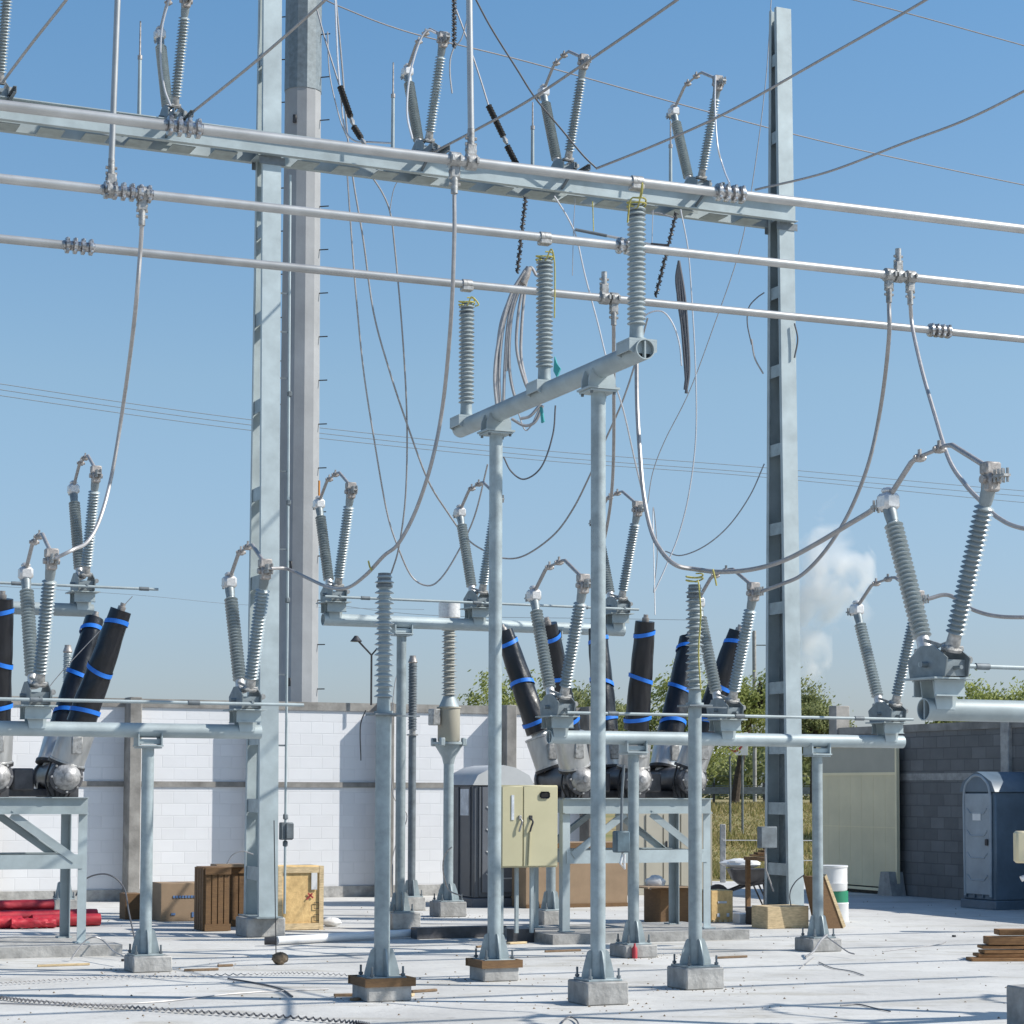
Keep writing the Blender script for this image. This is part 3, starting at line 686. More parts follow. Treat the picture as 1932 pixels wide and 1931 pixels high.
def make_breaker():
    root = thing('circuit_breaker', 'x', 'breaker', (0, 0, 0), PHI, 'dead tank circuit breakers')
    hw, hd = .98, .46; z0 = .12
    MB().box((0, .0, z0 / 2 - .0), (2.7, 1.75, z0)).build('concrete_pad', M['conc'], root)
    for sx in (-1, 1):
        for sy in (-1, 1):
            m = MB(); c = Vector((sx * hw, sy * hd, 0))
            m.box(c + Vector((0, 0, (z0 + 1.73) / 2)), (.10, .010, 1.73 - z0)); m.box(c + Vector((-sx * .045 if False else sx * .045, -sy * .052, (z0 + 1.73) / 2)), (.010, .094, 1.73 - z0))
            m.box(c + Vector((0, 0, z0 + .008)), (.16, .16, .014)); m.build('leg', M['galvl'], root)
    for sy in (-1, 1):
        m = MB(); m.channel((-hw - .05, sy * (hd + .012), 1.655), (hw + .05, sy * (hd + .012), 1.655), .06, .19, .010, side=1 if sy < 0 else -1); m.build('top_rail', M['galvl'], root)
        m = MB(); m.bar((-hw, sy * (hd + .008), 1.03), (hw, sy * (hd + .008), 1.03), .01, .16); m.bar((-hw, sy * (hd - .03), 1.10), (hw, sy * (hd - .03), 1.10), .06, .008); m.build('middle_rail', M['galvl'], root)
        for sx in (-1, 1):
            m = MB().bar((sx * .18, sy * (hd + .02), 1.56), (sx * .9, sy * (hd + .02), 1.05), .008, .09); m.bar((sx * .18, sy * hd, 1.60), (sx * .9, sy * hd, 1.09), .05, .008); m.build('diagonal_brace', M['galvl'], root)
    for sx in (-1, 1):
        m = MB().bar((sx * (hw + .002), -hd, 1.03), (sx * (hw + .002), hd, 1.03), .01, .14); m.bar((sx * (hw + .002), -hd, 1.655), (sx * (hw + .002), hd, 1.655), .01, .17); m.build('side_rail', M['galv'], root)
    mech = MB().cbox((0, .1, 1.80), (2.0, .45, .09), .01); mech.cbox((.36, .0, 1.95), (.24, .4, .25), .02); mech.cbox((-.36, .0, 1.95), (.24, .4, .25), .02); mech.build('mechanism_tray', M['tank'], root)
    for i, xp in enumerate((-.78, 0, .78)):
        zc = 1.98; m = MB().lathe((xp, -.5, zc), (xp, 1, zc), [(0, .15), (.01, .19), (.06, .19), (.065, .165), (.96, .165), (.965, .19), (1.02, .19), (1.03, .15)], 24)
        for y in (-.3, .3): m.box((xp, y, zc - .15), (.34, .08, .16))
        t = m.build('tank', M['tank'], root)
        m = MB().lathe((xp, -.5, zc), (xp, -9, zc), [(0, .155), (.02, .155), (.05, .14), (.09, .09), (.11, .05), (.14, .05), (.15, .03)], 20)
        for k in range(8):
            th = k * math.pi / 4; m.lathe((xp + .168 * math.cos(th), -.505, zc + .168 * math.sin(th)), (xp + .168 * math.cos(th), -9, zc + .168 * math.sin(th)), [(0, .014), (.03, .014)], 6)
        m.build('end_cover', M['cover'], t)
        m = MB()
        for k in range(5): m.tube(crom([(xp - .12 + .05 * k, -.28, zc + .2), (xp - .2 + .08 * k, -.32, zc - .05), (xp - .14 + .05 * k, -.34, zc - .22)], 5), .012, 6)
        m.build('hose', M['rubber'], t)
        for s in (-1, 1):
            a = Vector((xp, s * .33, zc + .05)); d = Vector(((i - 1) * .30, s * .18, 1)).normalized(); 
            m = MB().lathe(a, a + d, [(0, .12), (.10, .12), (.105, .205), (.13, .205), (.135, .195), (.50, .195), (.505, .205), (.53, .205), (.535, .11), (.60, .10)], 28)
            ct = m.build('current_transformer', M['ctalu'], root)
            m = MB().cbox(a + d * .32 + Vector((.0, -.20, 0)), (.12, .06, .2), .01); m.build('terminal_box', M['cast'], ct)
            m = MB().lathe(a + d * .08, a + d, [(0, .214), (.035, .214)], 24); m.build('flange', M['dark'], ct)
            b = blanket(a + d * .58, d, 1.36, .165, .115, i * 2 + s).build('wrapped_bushing', M['black'], root)
            m = MB().lathe(a + d * 1.935, a + d * 9, [(0, .045), (.05, .045), (.052, .03), (.09, .03)], 12); m.build('terminal_stud', M['bronze'], b)
            for tt, tl in ((.12, .10), (.62, -.12), (1.18, .10)):
                rr = .165 + (.115 - .165) * tt / 1.36 + .014
                m = MB(); nn = 28; u = d.orthogonal().normalized(); v = d.cross(u); vs = []
                for q in (0, 1):
                    for j in range(nn):
                        th = 2 * math.pi * j / nn; vs.append(a + d * (.58 + tt + q * .05 + tl * .35 * math.cos(th + i)) + (u * math.cos(th) + v * math.sin(th)) * rr)
                m.add(vs, [(j, (j + 1) % nn, nn + (j + 1) % nn, nn + j) for j in range(nn)]); m.build('strap', M['blue'], b)
    return root
BR = make_breaker()
lf = G(1068, 1758.5, .12); ctr = lf + D1 * .98 + D2 * .46
BR.location = (ctr.x, ctr.y, 0); BR['label'] = 'circuit breaker with six black wrapped bushings behind the right switch beam'
BL = dup(BR); rf = G(153, 1779, .12); c2 = rf - D1 * .98 + D2 * .46; BL.location = (c2.x, c2.y, 0); BL['label'] = 'circuit breaker with black wrapped bushings cut by the left edge'
# cabinet on right breaker
Lb = loc_of(BR)
ca = Lb(OP(945, 1481, ctr - D2 * .60)); cb = Lb(OP(1052, 1636, ctr - D2 * .60)); w_ = cb.x - ca.x; xm = (ca.x + cb.x) / 2; zl, zh = cb.z, ca.z
cab = MB().cbox((xm, -.60 + .15, (zl + zh) / 2), (w_, .30, zh - zl), .008).build('control_cabinet', M['cream'], BR)
split = ca.x + w_ * .38
for i_, (xa_, xb_) in enumerate(((ca.x + .01, split - .006), (split + .006, cb.x - .01))):
    d_ = MB().cbox(((xa_ + xb_) / 2, -.612, (zl + zh) / 2), (xb_ - xa_, .02, zh - zl - .03), .006).build('cabinet_door', M['cream'], cab)
    hx = xb_ - .04 if i_ == 0 else xa_ + .09
    m = MB().tube(crom([(hx, -.63, zh - .40), (hx + .015, -.66, zh - .44), (hx - .005, -.66, zh - .50), (hx - .02, -.65, zh - .56)], 4), .012, 8); m.cbox((hx, -.63, zh - .39), (.04, .02, .05), .004); m.build('handle', M['dark'] if i_ else M['cast'], d_)
    if i_:
        MB().cbox(((xa_ + xb_) / 2 + .05, -.626, zh - .12), (.13, .012, .085), .02).build('window', M['glassd'], d_)
        MB().bar((hx - .01, -.628, zh - .55), (hx - .03, -.628, zl + .03), .012, .03).build('drip_strip', M['cream'], d_)
    else: MB().box(((xa_ + xb_) / 2, -.626, zh - .27), (.035, .01, .30)).build('nameplate', M['label'], d_)
for k in range(3): MB().bar((ca.x + .10 + k * .2, -.40, .12), (ca.x + .10 + k * .2, -.40, zl), .04, .04).build('cabinet_conduit', M['galvl'], cab)

# ------------------------------------------------------------------ instrument transformer
T = G(845, 1729)
footing(T, .42, .22, 'footing under the beige instrument transformer')
r = thing('instrument_transformer', 'beige instrument transformer with ribbed column on a post by the white wall', 'transformer', (T.x, T.y, 0), group=None)
hb = OP(845, 1400, T).z
pole_parts(r, 0, 0, .075, hb - .3, .22, .18)
m = MB().lathe((0, 0, hb - .32), (0, 0, 9), [(0, .078), (.1, .10), (.26, .2), (.28, .2), (.285, .24), (.32, .24)], 16)
for k in range(4):
    d = Vector((math.cos(k * 1.57 + .78), math.sin(k * 1.57 + .78), 0)); m.cbox(d * .24 + UP * (hb + .0), (.07, .07, .12), .01)
m.build('pedestal', M['galvl'], r)
z1 = OP(845, 1338, T).z; z2 = OP(845, 1312, T).z; z3 = OP(845, 1168, T).z; z4 = OP(845, 1135, T).z
m = MB().lathe((0, 0, hb + .003), (0, 0, 9), [(0, .15), (.02, .165), (z1 - hb, .165), (z1 - hb + .01, .18), (z1 - hb + .03, .18)], 24); m.build('base_tank', M['beige'], r)
MB().cbox((-.23, 0, z1 - .12), (.12, .2, .24), .01).build('terminal_box', M['cast'], r)
m = MB().lathe((0, 0, z1 + .035), (0, 0, 9), [(0, .15), (z2 - z1 - .04, .08)], 20); m.build('neck', M['galvl'], r)
m = MB().lathe((0, 0, z2), (0, 0, 9), shed_profile(0, z3 - z2, 26, .075, .115, .095), 24); m.build('porcelain', M['porcb'], r)
m = MB().lathe((0, 0, z3 + .003), (0, 0, 9), [(0, .12), (.02, .16), (z4 - z3 - .03, .16), (z4 - z3, .12)], 20); m.build('expansion_head', M['castb'], r)
# surge arresters
for px, ybase, fw, ytop, ymid, lab, fl in ((776, 1717, .34, 1236, 1388, 'slim grey surge arrester on a post behind the left foreground insulator', 'shaded footing farther back beside the surge arrester'), (120, 1722, .34, 1216, 1400, 'slim grey surge arrester behind the far left bushings', 'footing far behind the left breaker frame')):
    p = G(px, ybase); footing(p, fw, .2, fl)
    r = thing('surge_arrester', lab, 'arrester', (p.x, p.y, 0), group='slim surge arresters on posts')
    xx = px - (8 if px > 500 else 0); a_ = OP(xx, ymid, p); b_ = OP(xx, ytop, p); hm, ht = a_.z, b_.z
    pole_parts(r, 0, 0, .06, hm, .2, .14, mt='galvd')
    m = MB().lathe((0, 0, hm + .003), (0, 0, 9), [(0, .09), (.02, .09), (.025, .05), (.09, .05)], 16); m.build('insulating_base', M['cast'], r)
    m = MB().lathe((0, 0, hm + .093), (0, 0, 9), shed_profile(0, ht - hm - .22, 40, .058, .075, .068), 20); m.build('housing', M['porc'] if px < 500 else M['galvd'], r)
    m = MB().lathe((0, 0, ht - .126), (0, 0, 9), [(0, .06), (.02, .075), (.09, .05), (.12, .05)], 16); m.build('top_terminal', M['bronze'], r)
# floodlight
q = OP(701, 1240, WP + D2 * -.2)
r = thing('security_light', 'small dish lamp on a thin bent arm above the white wall', 'lamp', (q.x, q.y, 3.3), 0)
z_ = OP(701, 1236, q).z - 3.3; e_ = OP(672, 1205, q) - Vector((q.x, q.y, 3.3))
MB().tube([(0, 0, 0), (0, 0, z_), tuple(e_)], .018, 8).build('arm', M['dark'], r); MB().tube([(.0, 0, z_), (.1, 0, z_ + .12)], .014, 8).build('stay', M['dark'], r)
MB().lathe(e_ + Vector((0, 0, .05)), e_ - Vector((0, .02, 1)), [(0, .03), (.03, .05), (.09, .10), (.10, .10)], 16).build('lamp_head', M['dark'], r)

# ------------------------------------------------------------------ conductors and wires
def cable(name, pts, label, cat, r, mt, group=None, k=8, n=8):
    """pts: (x, y, depth)"""
    w_pts = [P(*p) if isinstance(p, tuple) else Vector(p) for p in pts]
    c = crom(w_pts, k); o = MB().tube(c, r, n).build(name, M[mt], None, c[0]); return tag(o, label, cat, group)
JG = 'jumper cables dropping from the bus tubes'
def Z(v): return v.y
a = TC['d']; t1 = f1((0, -.84, 1.63))
cable('jumper_cable', [a, (265, 470, a.y + .1), (254, 600, a.y + .4), (236, 740, 21.0), (213, 885, 21.3), (190, 975, 21.1), (165, 1022, 20.9), (138, 1037, t1.y + .05), t1], 'long bare jumper from the middle bus tube down to the far left switch', 'cable', .019, 'wire', JG)
a = TC['a']; t2 = f2((0, -.84, 1.63)); c0 = CI[0]
cable('jumper_cable', [a, (857, 450, a.y), (851, 600, a.y + .2), (836, 760, 18.3), (815, 870, 18.4), (785, 962, 18.6), (752, 1025, 18.7), tuple(c0 + Vector((.0, 0, .03))) and (724, 1049, c0.y), (690, 1085, 19.2), (655, 1109, 19.9), (618, 1107, 20.5), (570, 1086, 21.2), (540, 1073, 21.5), t2], 'long bare jumper from the uppermost bus tube over the left foreground insulator', 'cable', .017, 'wire', JG)
a = TC['e']; t8 = f8((0, -.84, 1.63))
cable('jumper_cable', [a, (1677, 640, a.y + .1), (1663, 760, 22.4), (1640, 870, 22.6), (1603, 965, 22.8), (1560, 1035, 22.9), (1515, 1083, 23.0), (1475, 1102, 23.1), t8], 'bare jumper from the left of two right clamps down to the switch by the rope', 'cable', .022, 'wire', JG)
a = TC['g']
cable('jumper_cable', [a, (1722, 620, a.y), (1740, 700, a.y - 1), (1763, 780, 19.5), (1791, 868, 18.5), (1822, 915, 18.2), (1850, 945, 18), (1885, 978, 17.8), (1935, 998, 17.6), (2050, 1010, 17.4)], 'bare jumper from the right clamp pair passing behind the biggest switch', 'cable', .02, 'wire', JG)
a = TC['i']
cable('jumper_cable', [a, (1158, 700, a.y + 1), (1158, 840, a.y + 3), (1154, 930, a.y + 4), (1143, 1005, a.y + 5), (1128, 1060, a.y + 5.4)], 'bare jumper from the lowest bus tube dropping behind the right leg of the stand', 'cable', .02, 'wire', JG)
t10 = f10((0, .84, 1.60)); c1 = CI[1]
cable('jumper_cable', [t10, (1640, 966, 17), (1600, 990, 17.5), (1540, 1026, 18.2), (1480, 1057, 18.8), (1420, 1074, 19.3), (1360, 1079, 19.6), (1312, 1074, c1.y), (1275, 1066, 20), (1248, 1040, 20.2), (1228, 1000, 20.5), (1214, 930, 20.8), (1207, 850, 21), (1202, 760, 21.2), (1201, 660, 21.3)], 'thick bare jumper swinging from the biggest switch over the roped insulator and up', 'cable', .022, 'wire', JG)
t9 = f9((0, -.84, 1.63))
cable('jumper_cable', [t9, (1790, 1123, t9.y), (1835, 1150, t9.y - .2), (1885, 1163, t9.y - .4), (1960, 1165, t9.y - .6)], 'bare jumper from the switch before the cream gate out to the right edge', 'cable', .024, 'wire', JG)
a = f7((0, .84, 1.6))
UT = 'upright tubes rising from the bus tubes out of the picture'
for key, x, y, lab in (('c', 223, -30, 'left upright tube rising from the middle bus tube'), ('b', 885, -30, 'right upright tube rising from the uppermost bus tube')):
    a = TC[key]; b = P(x, y, a.y); m = MB().tube([a, b, b + (b - a).normalized() * 3], .027, 12); tag(m.build('riser_tube', M['alu'], None, a), lab, 'tube', UT)
# overhead strain conductors towards the camera
OG = 'overhead conductors running up from the crossbeam'
for pts, lab in (([(358, 216, 26.0), (480, 118, 24.5), (605, 8, 23), (760, -140, 21)], 'leftmost full overhead conductor rising past the left column'),
                 ([(818, 287, 27.4), (900, 244, 26.6), (1000, 188, 25.7), (1120, 108, 24.6), (1280, -2, 23.2), (1500, -160, 21.5)], 'overhead conductor rising from beside the first beam switch'),
                 ([(1125, 318, 28.3), (1240, 272, 27.5), (1370, 213, 26.5), (1540, 118, 25.3), (1750, -2, 23.8), (2000, -160, 22)], 'overhead conductor rising across the right column top'),
                 ([(1425, 358, 29.6), (1560, 325, 28.6), (1700, 272, 27.5), (1820, 227, 26.5), (1932, 172, 25.6), (2100, 80, 24)], 'rightmost overhead conductor passing the right column'),
                 ([(5, 155, 25), (60, 82, 24), (128, -4, 23), (240, -150, 21)], 'short overhead conductor in the upper left corner')):
    cable('overhead_conductor', pts, lab, 'cable', .017, 'wire', OG)
cable('jumper_cable', [(888, -20, 27), (925, 50, 27.2), (975, 130, 27.4), (1010, 185, 27.6), (1060, 245, 28), (1100, 293, 28.2), (1126, 318, 28.3)], 'thin cable slanting down to meet the conductor at mid beam', 'cable', .012, 'wired')
SG = 'far static wires crossing the sky'
cable('static_wire', [(600, -8, 44), (645, 14, 44), (775, 62, 45), (1000, 118, 47), (1340, 212, 50), (1600, 278, 53), (1932, 349, 57), (2200, 400, 60)], 'thin brownish wire sloping across the whole sky behind the beam', 'wire', .015, 'wirefar', SG)
cable('static_wire', [(1560, -12, 50), (1700, 22, 51), (1932, 86, 53), (2200, 160, 56)], 'thin brownish wire in the upper right corner', 'wire', .015, 'wirefar', SG)
PG = 'distant power lines low in the sky'
for y0, y1, y2, y3, lab in ((724, 792, 882, 926, 'uppermost of three distant power lines'), (735, 802, 893, 936, 'middle of three distant power lines'), (746, 812, 900, 948, 'lowest of three distant power lines')):
    cable('power_line', [(-200, y0 - 35, 85), (0, y0, 88), (475, y1, 95), (1000, y1 + (y2 - y1) * .62, 104), (1440, y2, 112), (1932, y3, 122), (2300, y3 + 25, 130)], lab, 'wire', .019, 'wireblue', PG)
cable('power_line', [(-100, 1100, 120), (250, 1122, 125), (480, 1142, 130), (800, 1150, 136)], 'faint power line very low at left', 'wire', .014, 'wireblue', PG)
cable('power_line', [(560, 1130, 100), (800, 1160, 104), (1150, 1167, 108), (1320, 1170, 110)], 'faint line low in the sky behind the high back beam', 'wire', .014, 'wireblue', PG)
# slack wires
LGp = 'slack loose cables hanging from the gantry beam'
for pts, rr, mt, lab in (
    ([(632, -20, 29), (645, 120, 29), (655, 250, 29), (668, 350, 29), (685, 450, 29), (705, 590, 29), (735, 700, 29.1), (768, 800, 29.3), (807, 905, 29.6), (844, 966, 30), (880, 1015, 30.3), (912, 1038, 30.5), (949, 1053, 30.6), (990, 1048, 30.5), (1044, 1010, 30.2), (1080, 962, 30), (1110, 903, 29.7), (1144, 826, 29.4), (1174, 758, 29), (1197, 690, 28.8), (1222, 600, 28.5)], .013, 'wire', 'slack cable crossing behind both legs of the stand in one wide sag'),
    ([(655, 325, 29), (662, 430, 29), (672, 560, 29), (686, 700, 29.2), (706, 830, 29.4), (730, 966, 29.7), (752, 1035, 29.8), (777, 1088, 30), (807, 1105, 30), (832, 1091, 30), (862, 1045, 30), (895, 975, 29.8), (920, 876, 29.5)], .012, 'wire', 'slack cable sagging between two back switches left of the stand'),
    ([(696, 325, 29), (722, 365, 29), (737, 405, 29), (745, 470, 29), (757, 600, 29), (766, 740, 29.2), (768, 850, 29.4), (764, 950, 29.5), (752, 1035, 29.6), (738, 1082, 29.7)], .012, 'wire', 'slack cable dropping nearly straight left of the left foreground insulator'),
    ([(1455, 0, 31), (1445, 150, 31), (1422, 330, 31), (1396, 470, 31), (1345, 620, 31), (1300, 740, 31), (1255, 830, 31), (1232, 890, 31), (1222, 950, 31)], .007, 'wire', 'very thin wire slanting down left from the top of the right column'),
    ([(1284, 395, 28.8), (1298, 470, 28.8), (1305, 560, 28.8), (1312, 690, 28.8), (1313, 820, 28.8), (1300, 930, 28.8), (1280, 1010, 28.8), (1255, 1072, 28.7), (1234, 1118, 28.6)], .010, 'wirel', 'pale wire hanging left of the right column with a low free end'),
    ([(1442, 875, 30), (1415, 935, 30), (1375, 992, 30), (1330, 1030, 30), (1285, 1048, 30), (1255, 1040, 30)], .009, 'wire', 'thin wire sagging left from the side of the right column'),
    ([(1046, 370, 28), (1072, 412, 28), (1088, 450, 28), (1104, 520, 28), (1128, 610, 28), (1148, 690, 28), (1175, 770, 28.2), (1198, 870, 28.5), (1222, 970, 28.8)], .011, 'wirel', 'pale wire dropping behind the nearest bus insulator'),
    ([(1233, 1118, 28.6), (1240, 1040, 28.6), (1232, 960, 28.4), (1236, 1160, 27.5)], .006, 'wire', 'short thin wire hanging above a wrapped bushing'),
    ([(1195, 620, 28), (1222, 592, 28), (1250, 588, 28), (1270, 612, 28), (1282, 650, 28), (1286, 690, 28)], .011, 'wirel', 'short pale arched cable right of the nearest bus insulator'),
    ([(598, 18, 28.8), (615, 80, 28.6), (640, 160, 28.4)], .012, 'wire', 'cable end above the left black strain insulator'),
    ([(848, -15, 28.8), (878, 65, 28.7), (905, 145, 28.6), (922, 200, 28.5)], .012, 'wire', 'cable end above the right black strain insulator'),
    ([(632, -10, 28.4), (637, 110, 28.4), (643, 180, 28.4), (650, 240, 28.4), (668, 265, 28.3), (700, 268, 28.2), (740, 270, 28)], .013, 'wirel', 'pale cable dropping to the beam left of the first beam switch'),
    ([(618, 60, 28.6), (622, 140, 28.6), (640, 220, 28.5), (656, 262, 28.5)], .009, 'wire', 'thin curved cable beside the left black strain insulator'),
    ([(857, 88, 28.4), (850, 110, 28.4), (849, 140, 28.4), (853, 176, 28.4)], .011, 'wire', 'short frayed cable tail hanging high above the beam'),
    ([(885, 20, 28.4), (872, 70, 28.4), (857, 90, 28.4)], .009, 'wire', 'short slanted cable beside the right upright tube'),
    ([(752, 338, 28.4), (742, 360, 28.4), (735, 400, 28.4)], .006, 'wire', 'very short wire tied under the beam'),
    ([(1085, 375, 28), (1082, 430, 28), (1080, 520, 28)], .005, 'wire', 'thin straight string hanging from the beam at mid span'),
    ([(966, 600, 28), (961, 700, 28), (985, 800, 28), (1000, 806, 28), (1022, 760, 28)], .009, 'wire', 'thin inner loop below the cable bundle'),
    ([(1048, 765, 28), (1043, 820, 28), (1022, 880, 28), (990, 904, 28), (965, 890, 28), (950, 862, 28)], .011, 'wired', 'dark loop of cable between the two legs of the stand'),
    ([(1228, 400, 28.6), (1250, 404, 28.6), (1275, 412, 28.6)], .012, 'wire', 'short cable stub under the beam near the roped coil'),
    ([(322, -10, 26), (306, 50, 26), (303, 110, 26), (310, 165, 26), (322, 200, 26)], .013, 'wirel', 'pale bowed cable beside the beam switch left of the left column'),
    ([(822, 62, 27), (805, 58, 27), (788, 88, 27), (772, 150, 27), (768, 215, 27), (778, 262, 27)], .014, 'wirel', 'pale bowed cable beside the first beam switch'),
    ([(1350, 142, 28.6), (1349, 200, 28.6), (1354, 275, 28.5), (1366, 320, 28.2), (1376, 345, 25)], .012, 'wirel', 'pale bowed cable from the last beam switch to the uppermost bus tube'),
    ([(1418, 650, 29.6), (1410, 610, 29.6), (1413, 580, 29.6), (1428, 562, 29.6), (1442, 552, 29.6)], .009, 'wired', 'dark arc of coiled wire left of the right column'),
    ([(1418, 640, 29.8), (1424, 675, 29.8), (1440, 705, 29.8)], .012, 'wire', 'lower arc of coiled wire left of the right column'),
    ([(1499, 610, 29.8), (1505, 640, 29.8), (1499, 675, 29.8)], .012, 'wired', 'dark arc of coiled wire right of the right column'),
    ([(100, 1340, 24), (90, 1300, 24.2), (250, 1125, 24.5)], .005, 'wire', 'thin wire among the far left bushings')):
    cable('loose_cable', pts, lab, 'cable', rr, mt, LGp)
# cable bundles
def bundle(label, loops, mt, r=.019):
    root = thing('cable_coil', label, 'cable coil', (0, 0, 0), 0, 'coiled cables hanging from the beam'); c0 = P(*loops[0][0]); root.location = c0; L = loc_of(root)
    for lp in loops: MB().tube([L(p) for p in crom([P(*p) for p in lp], 8)], r, 8).build('loop', M[mt], root)
    return root
b1 = bundle('grey brown cable bundle looped beside the middle bus insulator', [
    [(992, 508, 26), (970, 545, 26), (945, 610, 26), (937, 690, 26), (940, 760, 26)],
    [(993, 508, 26), (975, 540, 26), (951, 610, 26), (942, 700, 26), (944, 765, 26)],
    [(995, 508, 26), (980, 535, 26), (960, 600, 26), (953, 680, 26), (950, 760, 26)],
    [(996, 508, 26), (984, 535, 26), (965, 600, 26), (961, 690, 26), (972, 750, 26), (985, 760, 26)],
    [(997, 508, 26), (986, 545, 26), (977, 600, 26), (975, 660, 26), (990, 720, 26), (1003, 745, 26)],
    [(990, 510, 25.9), (962, 560, 25.9), (941, 640, 25.9), (933, 710, 25.9), (938, 775, 25.9)], [(998, 508, 26.1), (990, 550, 26.1), (984, 620, 26.1), (984, 680, 26.1), (1000, 740, 26.1), (1020, 765, 26.1)],
    [(992, 512, 26), (985, 530, 26), (968, 580, 26), (958, 640, 26), (955, 700, 26)],
    [(995, 508, 26), (1003, 505, 26), (1012, 520, 26)],
    [(1024, 765, 26), (1010, 795, 26), (990, 803, 26), (965, 790, 26)], [(1018, 765, 26), (1000, 785, 26), (982, 790, 26)]], 'wire')
MB().lathe(loc_of(b1)(P(985, 535, 25.95)), loc_of(b1)(P(998, 505, 25.95)), [(0, .05), (.1, .058), (.22, .04)], 12).build('tie', M['bronze'], b1)
b2 = bundle('flattened grey brown cable coil hanging left of the right column', [
    [(1281, 492, 28.4), (1276, 530, 28.4), (1284, 590, 28.4), (1290, 660, 28.4), (1296, 742, 28.4)],
    [(1281, 492, 28.4), (1292, 560, 28.4), (1298, 640, 28.4), (1300, 700, 28.4), (1294, 742, 28.4)],
    [(1281, 492, 28.4), (1283, 560, 28.4), (1292, 620, 28.4), (1297, 680, 28.4), (1292, 735, 28.4)],
    [(1281, 495, 28.4), (1288, 560, 28.4), (1294, 640, 28.4), (1298, 700, 28.4)],
    [(1279, 500, 28.4), (1279, 560, 28.4), (1287, 620, 28.4), (1294, 700, 28.4)]], 'wired', .018)
# twisted dark strings
def twisted(p0, p1, label):
    a = P(*p0); b = P(*p1); m = MB(); n = 60; d = (b - a).normalized(); u = d.orthogonal().normalized(); v = d.cross(u)
    m.tube([a + (b - a) * (i / n) + (u * math.cos(i * 1.1) + v * math.sin(i * 1.1)) * .022 for i in range(n + 1)], .012, 6)
    m.tube([a, b], .016, 6)
    for i in range(0, n, 3): q = a + (b - a) * (i / n); m.tube([q - u * .045, q + u * .045], .008, 5)
    tag(m.build('insulator_chain', M['dark'], None, a), label, 'chain', 'dark chains hanging by the beam')
twisted((857, -10, 28.4), (857, 90, 28.4), 'dark chain hanging from above left of the right upright tube')
twisted((992, 372, 28), (976, 515, 28), 'dark chain under the beam above the brown cable bundle')
twisted((1276, 402, 28.4), (1237, 560, 28.4), 'dark chain under the beam right of the nearest bus insulator')
# strain insulators
def strain(segs, label):
    root = thing('strain_insulator', label, 'insulator', P(*segs[0][0]), 0, 'black strain insulators over the beam'); L = loc_of(root)
    for a_, b_ in segs:
        a = L(P(*a_)); b = L(P(*b_)); Ln = (b - a).length; MB().lathe(a, b, shed_profile(0, Ln, max(4, int(Ln / .022)), .03, .047, .042), 12).build('rod', M['rubber'], root)
        MB().lathe(b, b + (b - a), [(0, .02), (.06, .035), (.12, .02)], 8).build('link', M['cast'], root)
strain([((642, 164, 28.4), (662, 222, 28.3)), ((668, 240, 28.2), (682, 262, 28.1))], 'black strain insulator slanting down right of the concrete pole')
strain([((922, 200, 28.5), (950, 258, 28.4)), ((957, 276, 28.4), (986, 332, 28.3))], 'black strain insulator slanting down left of the mid span switch')
p_ = f4((0, .64, 1.70)); o = MB().tube([p_, p_ + UP * .24], .014, 8).build('marker_rod', M['orange'], None, p_); tag(o, 'short orange rod sticking up beside the concrete pole', 'rod')
# hanging bar
r = thing('hanging_bar', 'dark bar slung on yellow strings under the crossbeam', 'bar', P(1085, 433, 28), 0); L = loc_of(r)
MB().tube([L(P(1085, 433, 28)), L(P(1145, 445, 28))], .022, 8).build('dark_end', M['galvd'], r); MB().tube([L(P(1145, 445, 28)), L(P(1262, 468, 28))], .018, 8).build('pale_end', M['alu'], r)
MB().tube([L(P(1118, 380, 28)), L(P(1120, 436, 28))], .008, 6).build('string', M['yellow'], r); MB().tube([L(P(1228, 462, 28)), L(P(1262, 465, 28))], .03, 8).build('grip', M['dark'], r); MB().tube([L(P(1232, 396, 28)), L(P(1230, 460, 28))], .006, 6).build('string', M['wire'], r)
# yellow ropes and ribbon
def rope(pts, label, mt='yellow', r=.009, k=6): cable('rope' if mt == 'yellow' else 'ribbon', pts, label, 'rope' if mt == 'yellow' else 'ribbon', r, mt, 'yellow ropes tied to insulators' if mt == 'yellow' else None, k, 6)
def wraprope(q, ztop, tail, label, rad=.081):
    pts = [Vector((q.x + rad * math.cos(t * .7 - 1.5), q.y + rad * math.sin(t * .7 - 1.5), ztop - .004 * t + .007 * math.sin(t * 1.3))) for t in range(0, 19)]
    o = MB().tube(crom(pts + [P(*t) for t in tail], 4), .0075, 6).build('rope', M['yellow'], None, pts[0]); tag(o, label, 'rope', 'yellow ropes tied to insulators')
wraprope(TI[2], ZI + 1.22, [(1212, 345, 17.6), (1209, 372, 17.6), (1190, 376, 17.6), (1184, 420, 17.6)], 'yellow rope tied round the top of the nearest bus insulator')
wraprope(TI[1], ZI + 1.22, [(1040, 470, 19.2), (1046, 492, 19.2), (1047, 540, 19.2), (1046, 600, 19.2)], 'yellow rope on the middle bus insulator with a long tail')
wraprope(TI[0], ZI + 1.22, [(890, 560, 21), (903, 574, 21), (896, 578, 21)], 'yellow rope tied round the top of the far bus insulator')
wraprope(CI[1], CI[1].z - .03, [(1318, 1100, 19.6), (1322, 1160, 19.6), (1318, 1230, 19.6), (1322, 1300, 19.6)], 'yellow rope tied round the insulator right of centre')
rope([(1345, 1074, 19.4), (1349, 1090, 19.4), (1352, 1105, 19.4)], 'short yellow rope end on the thick jumper'); rope([(695, 1058, 19), (698, 1070, 19), (702, 1076, 19)], 'short yellow rope end on the jumper at the left foreground insulator')
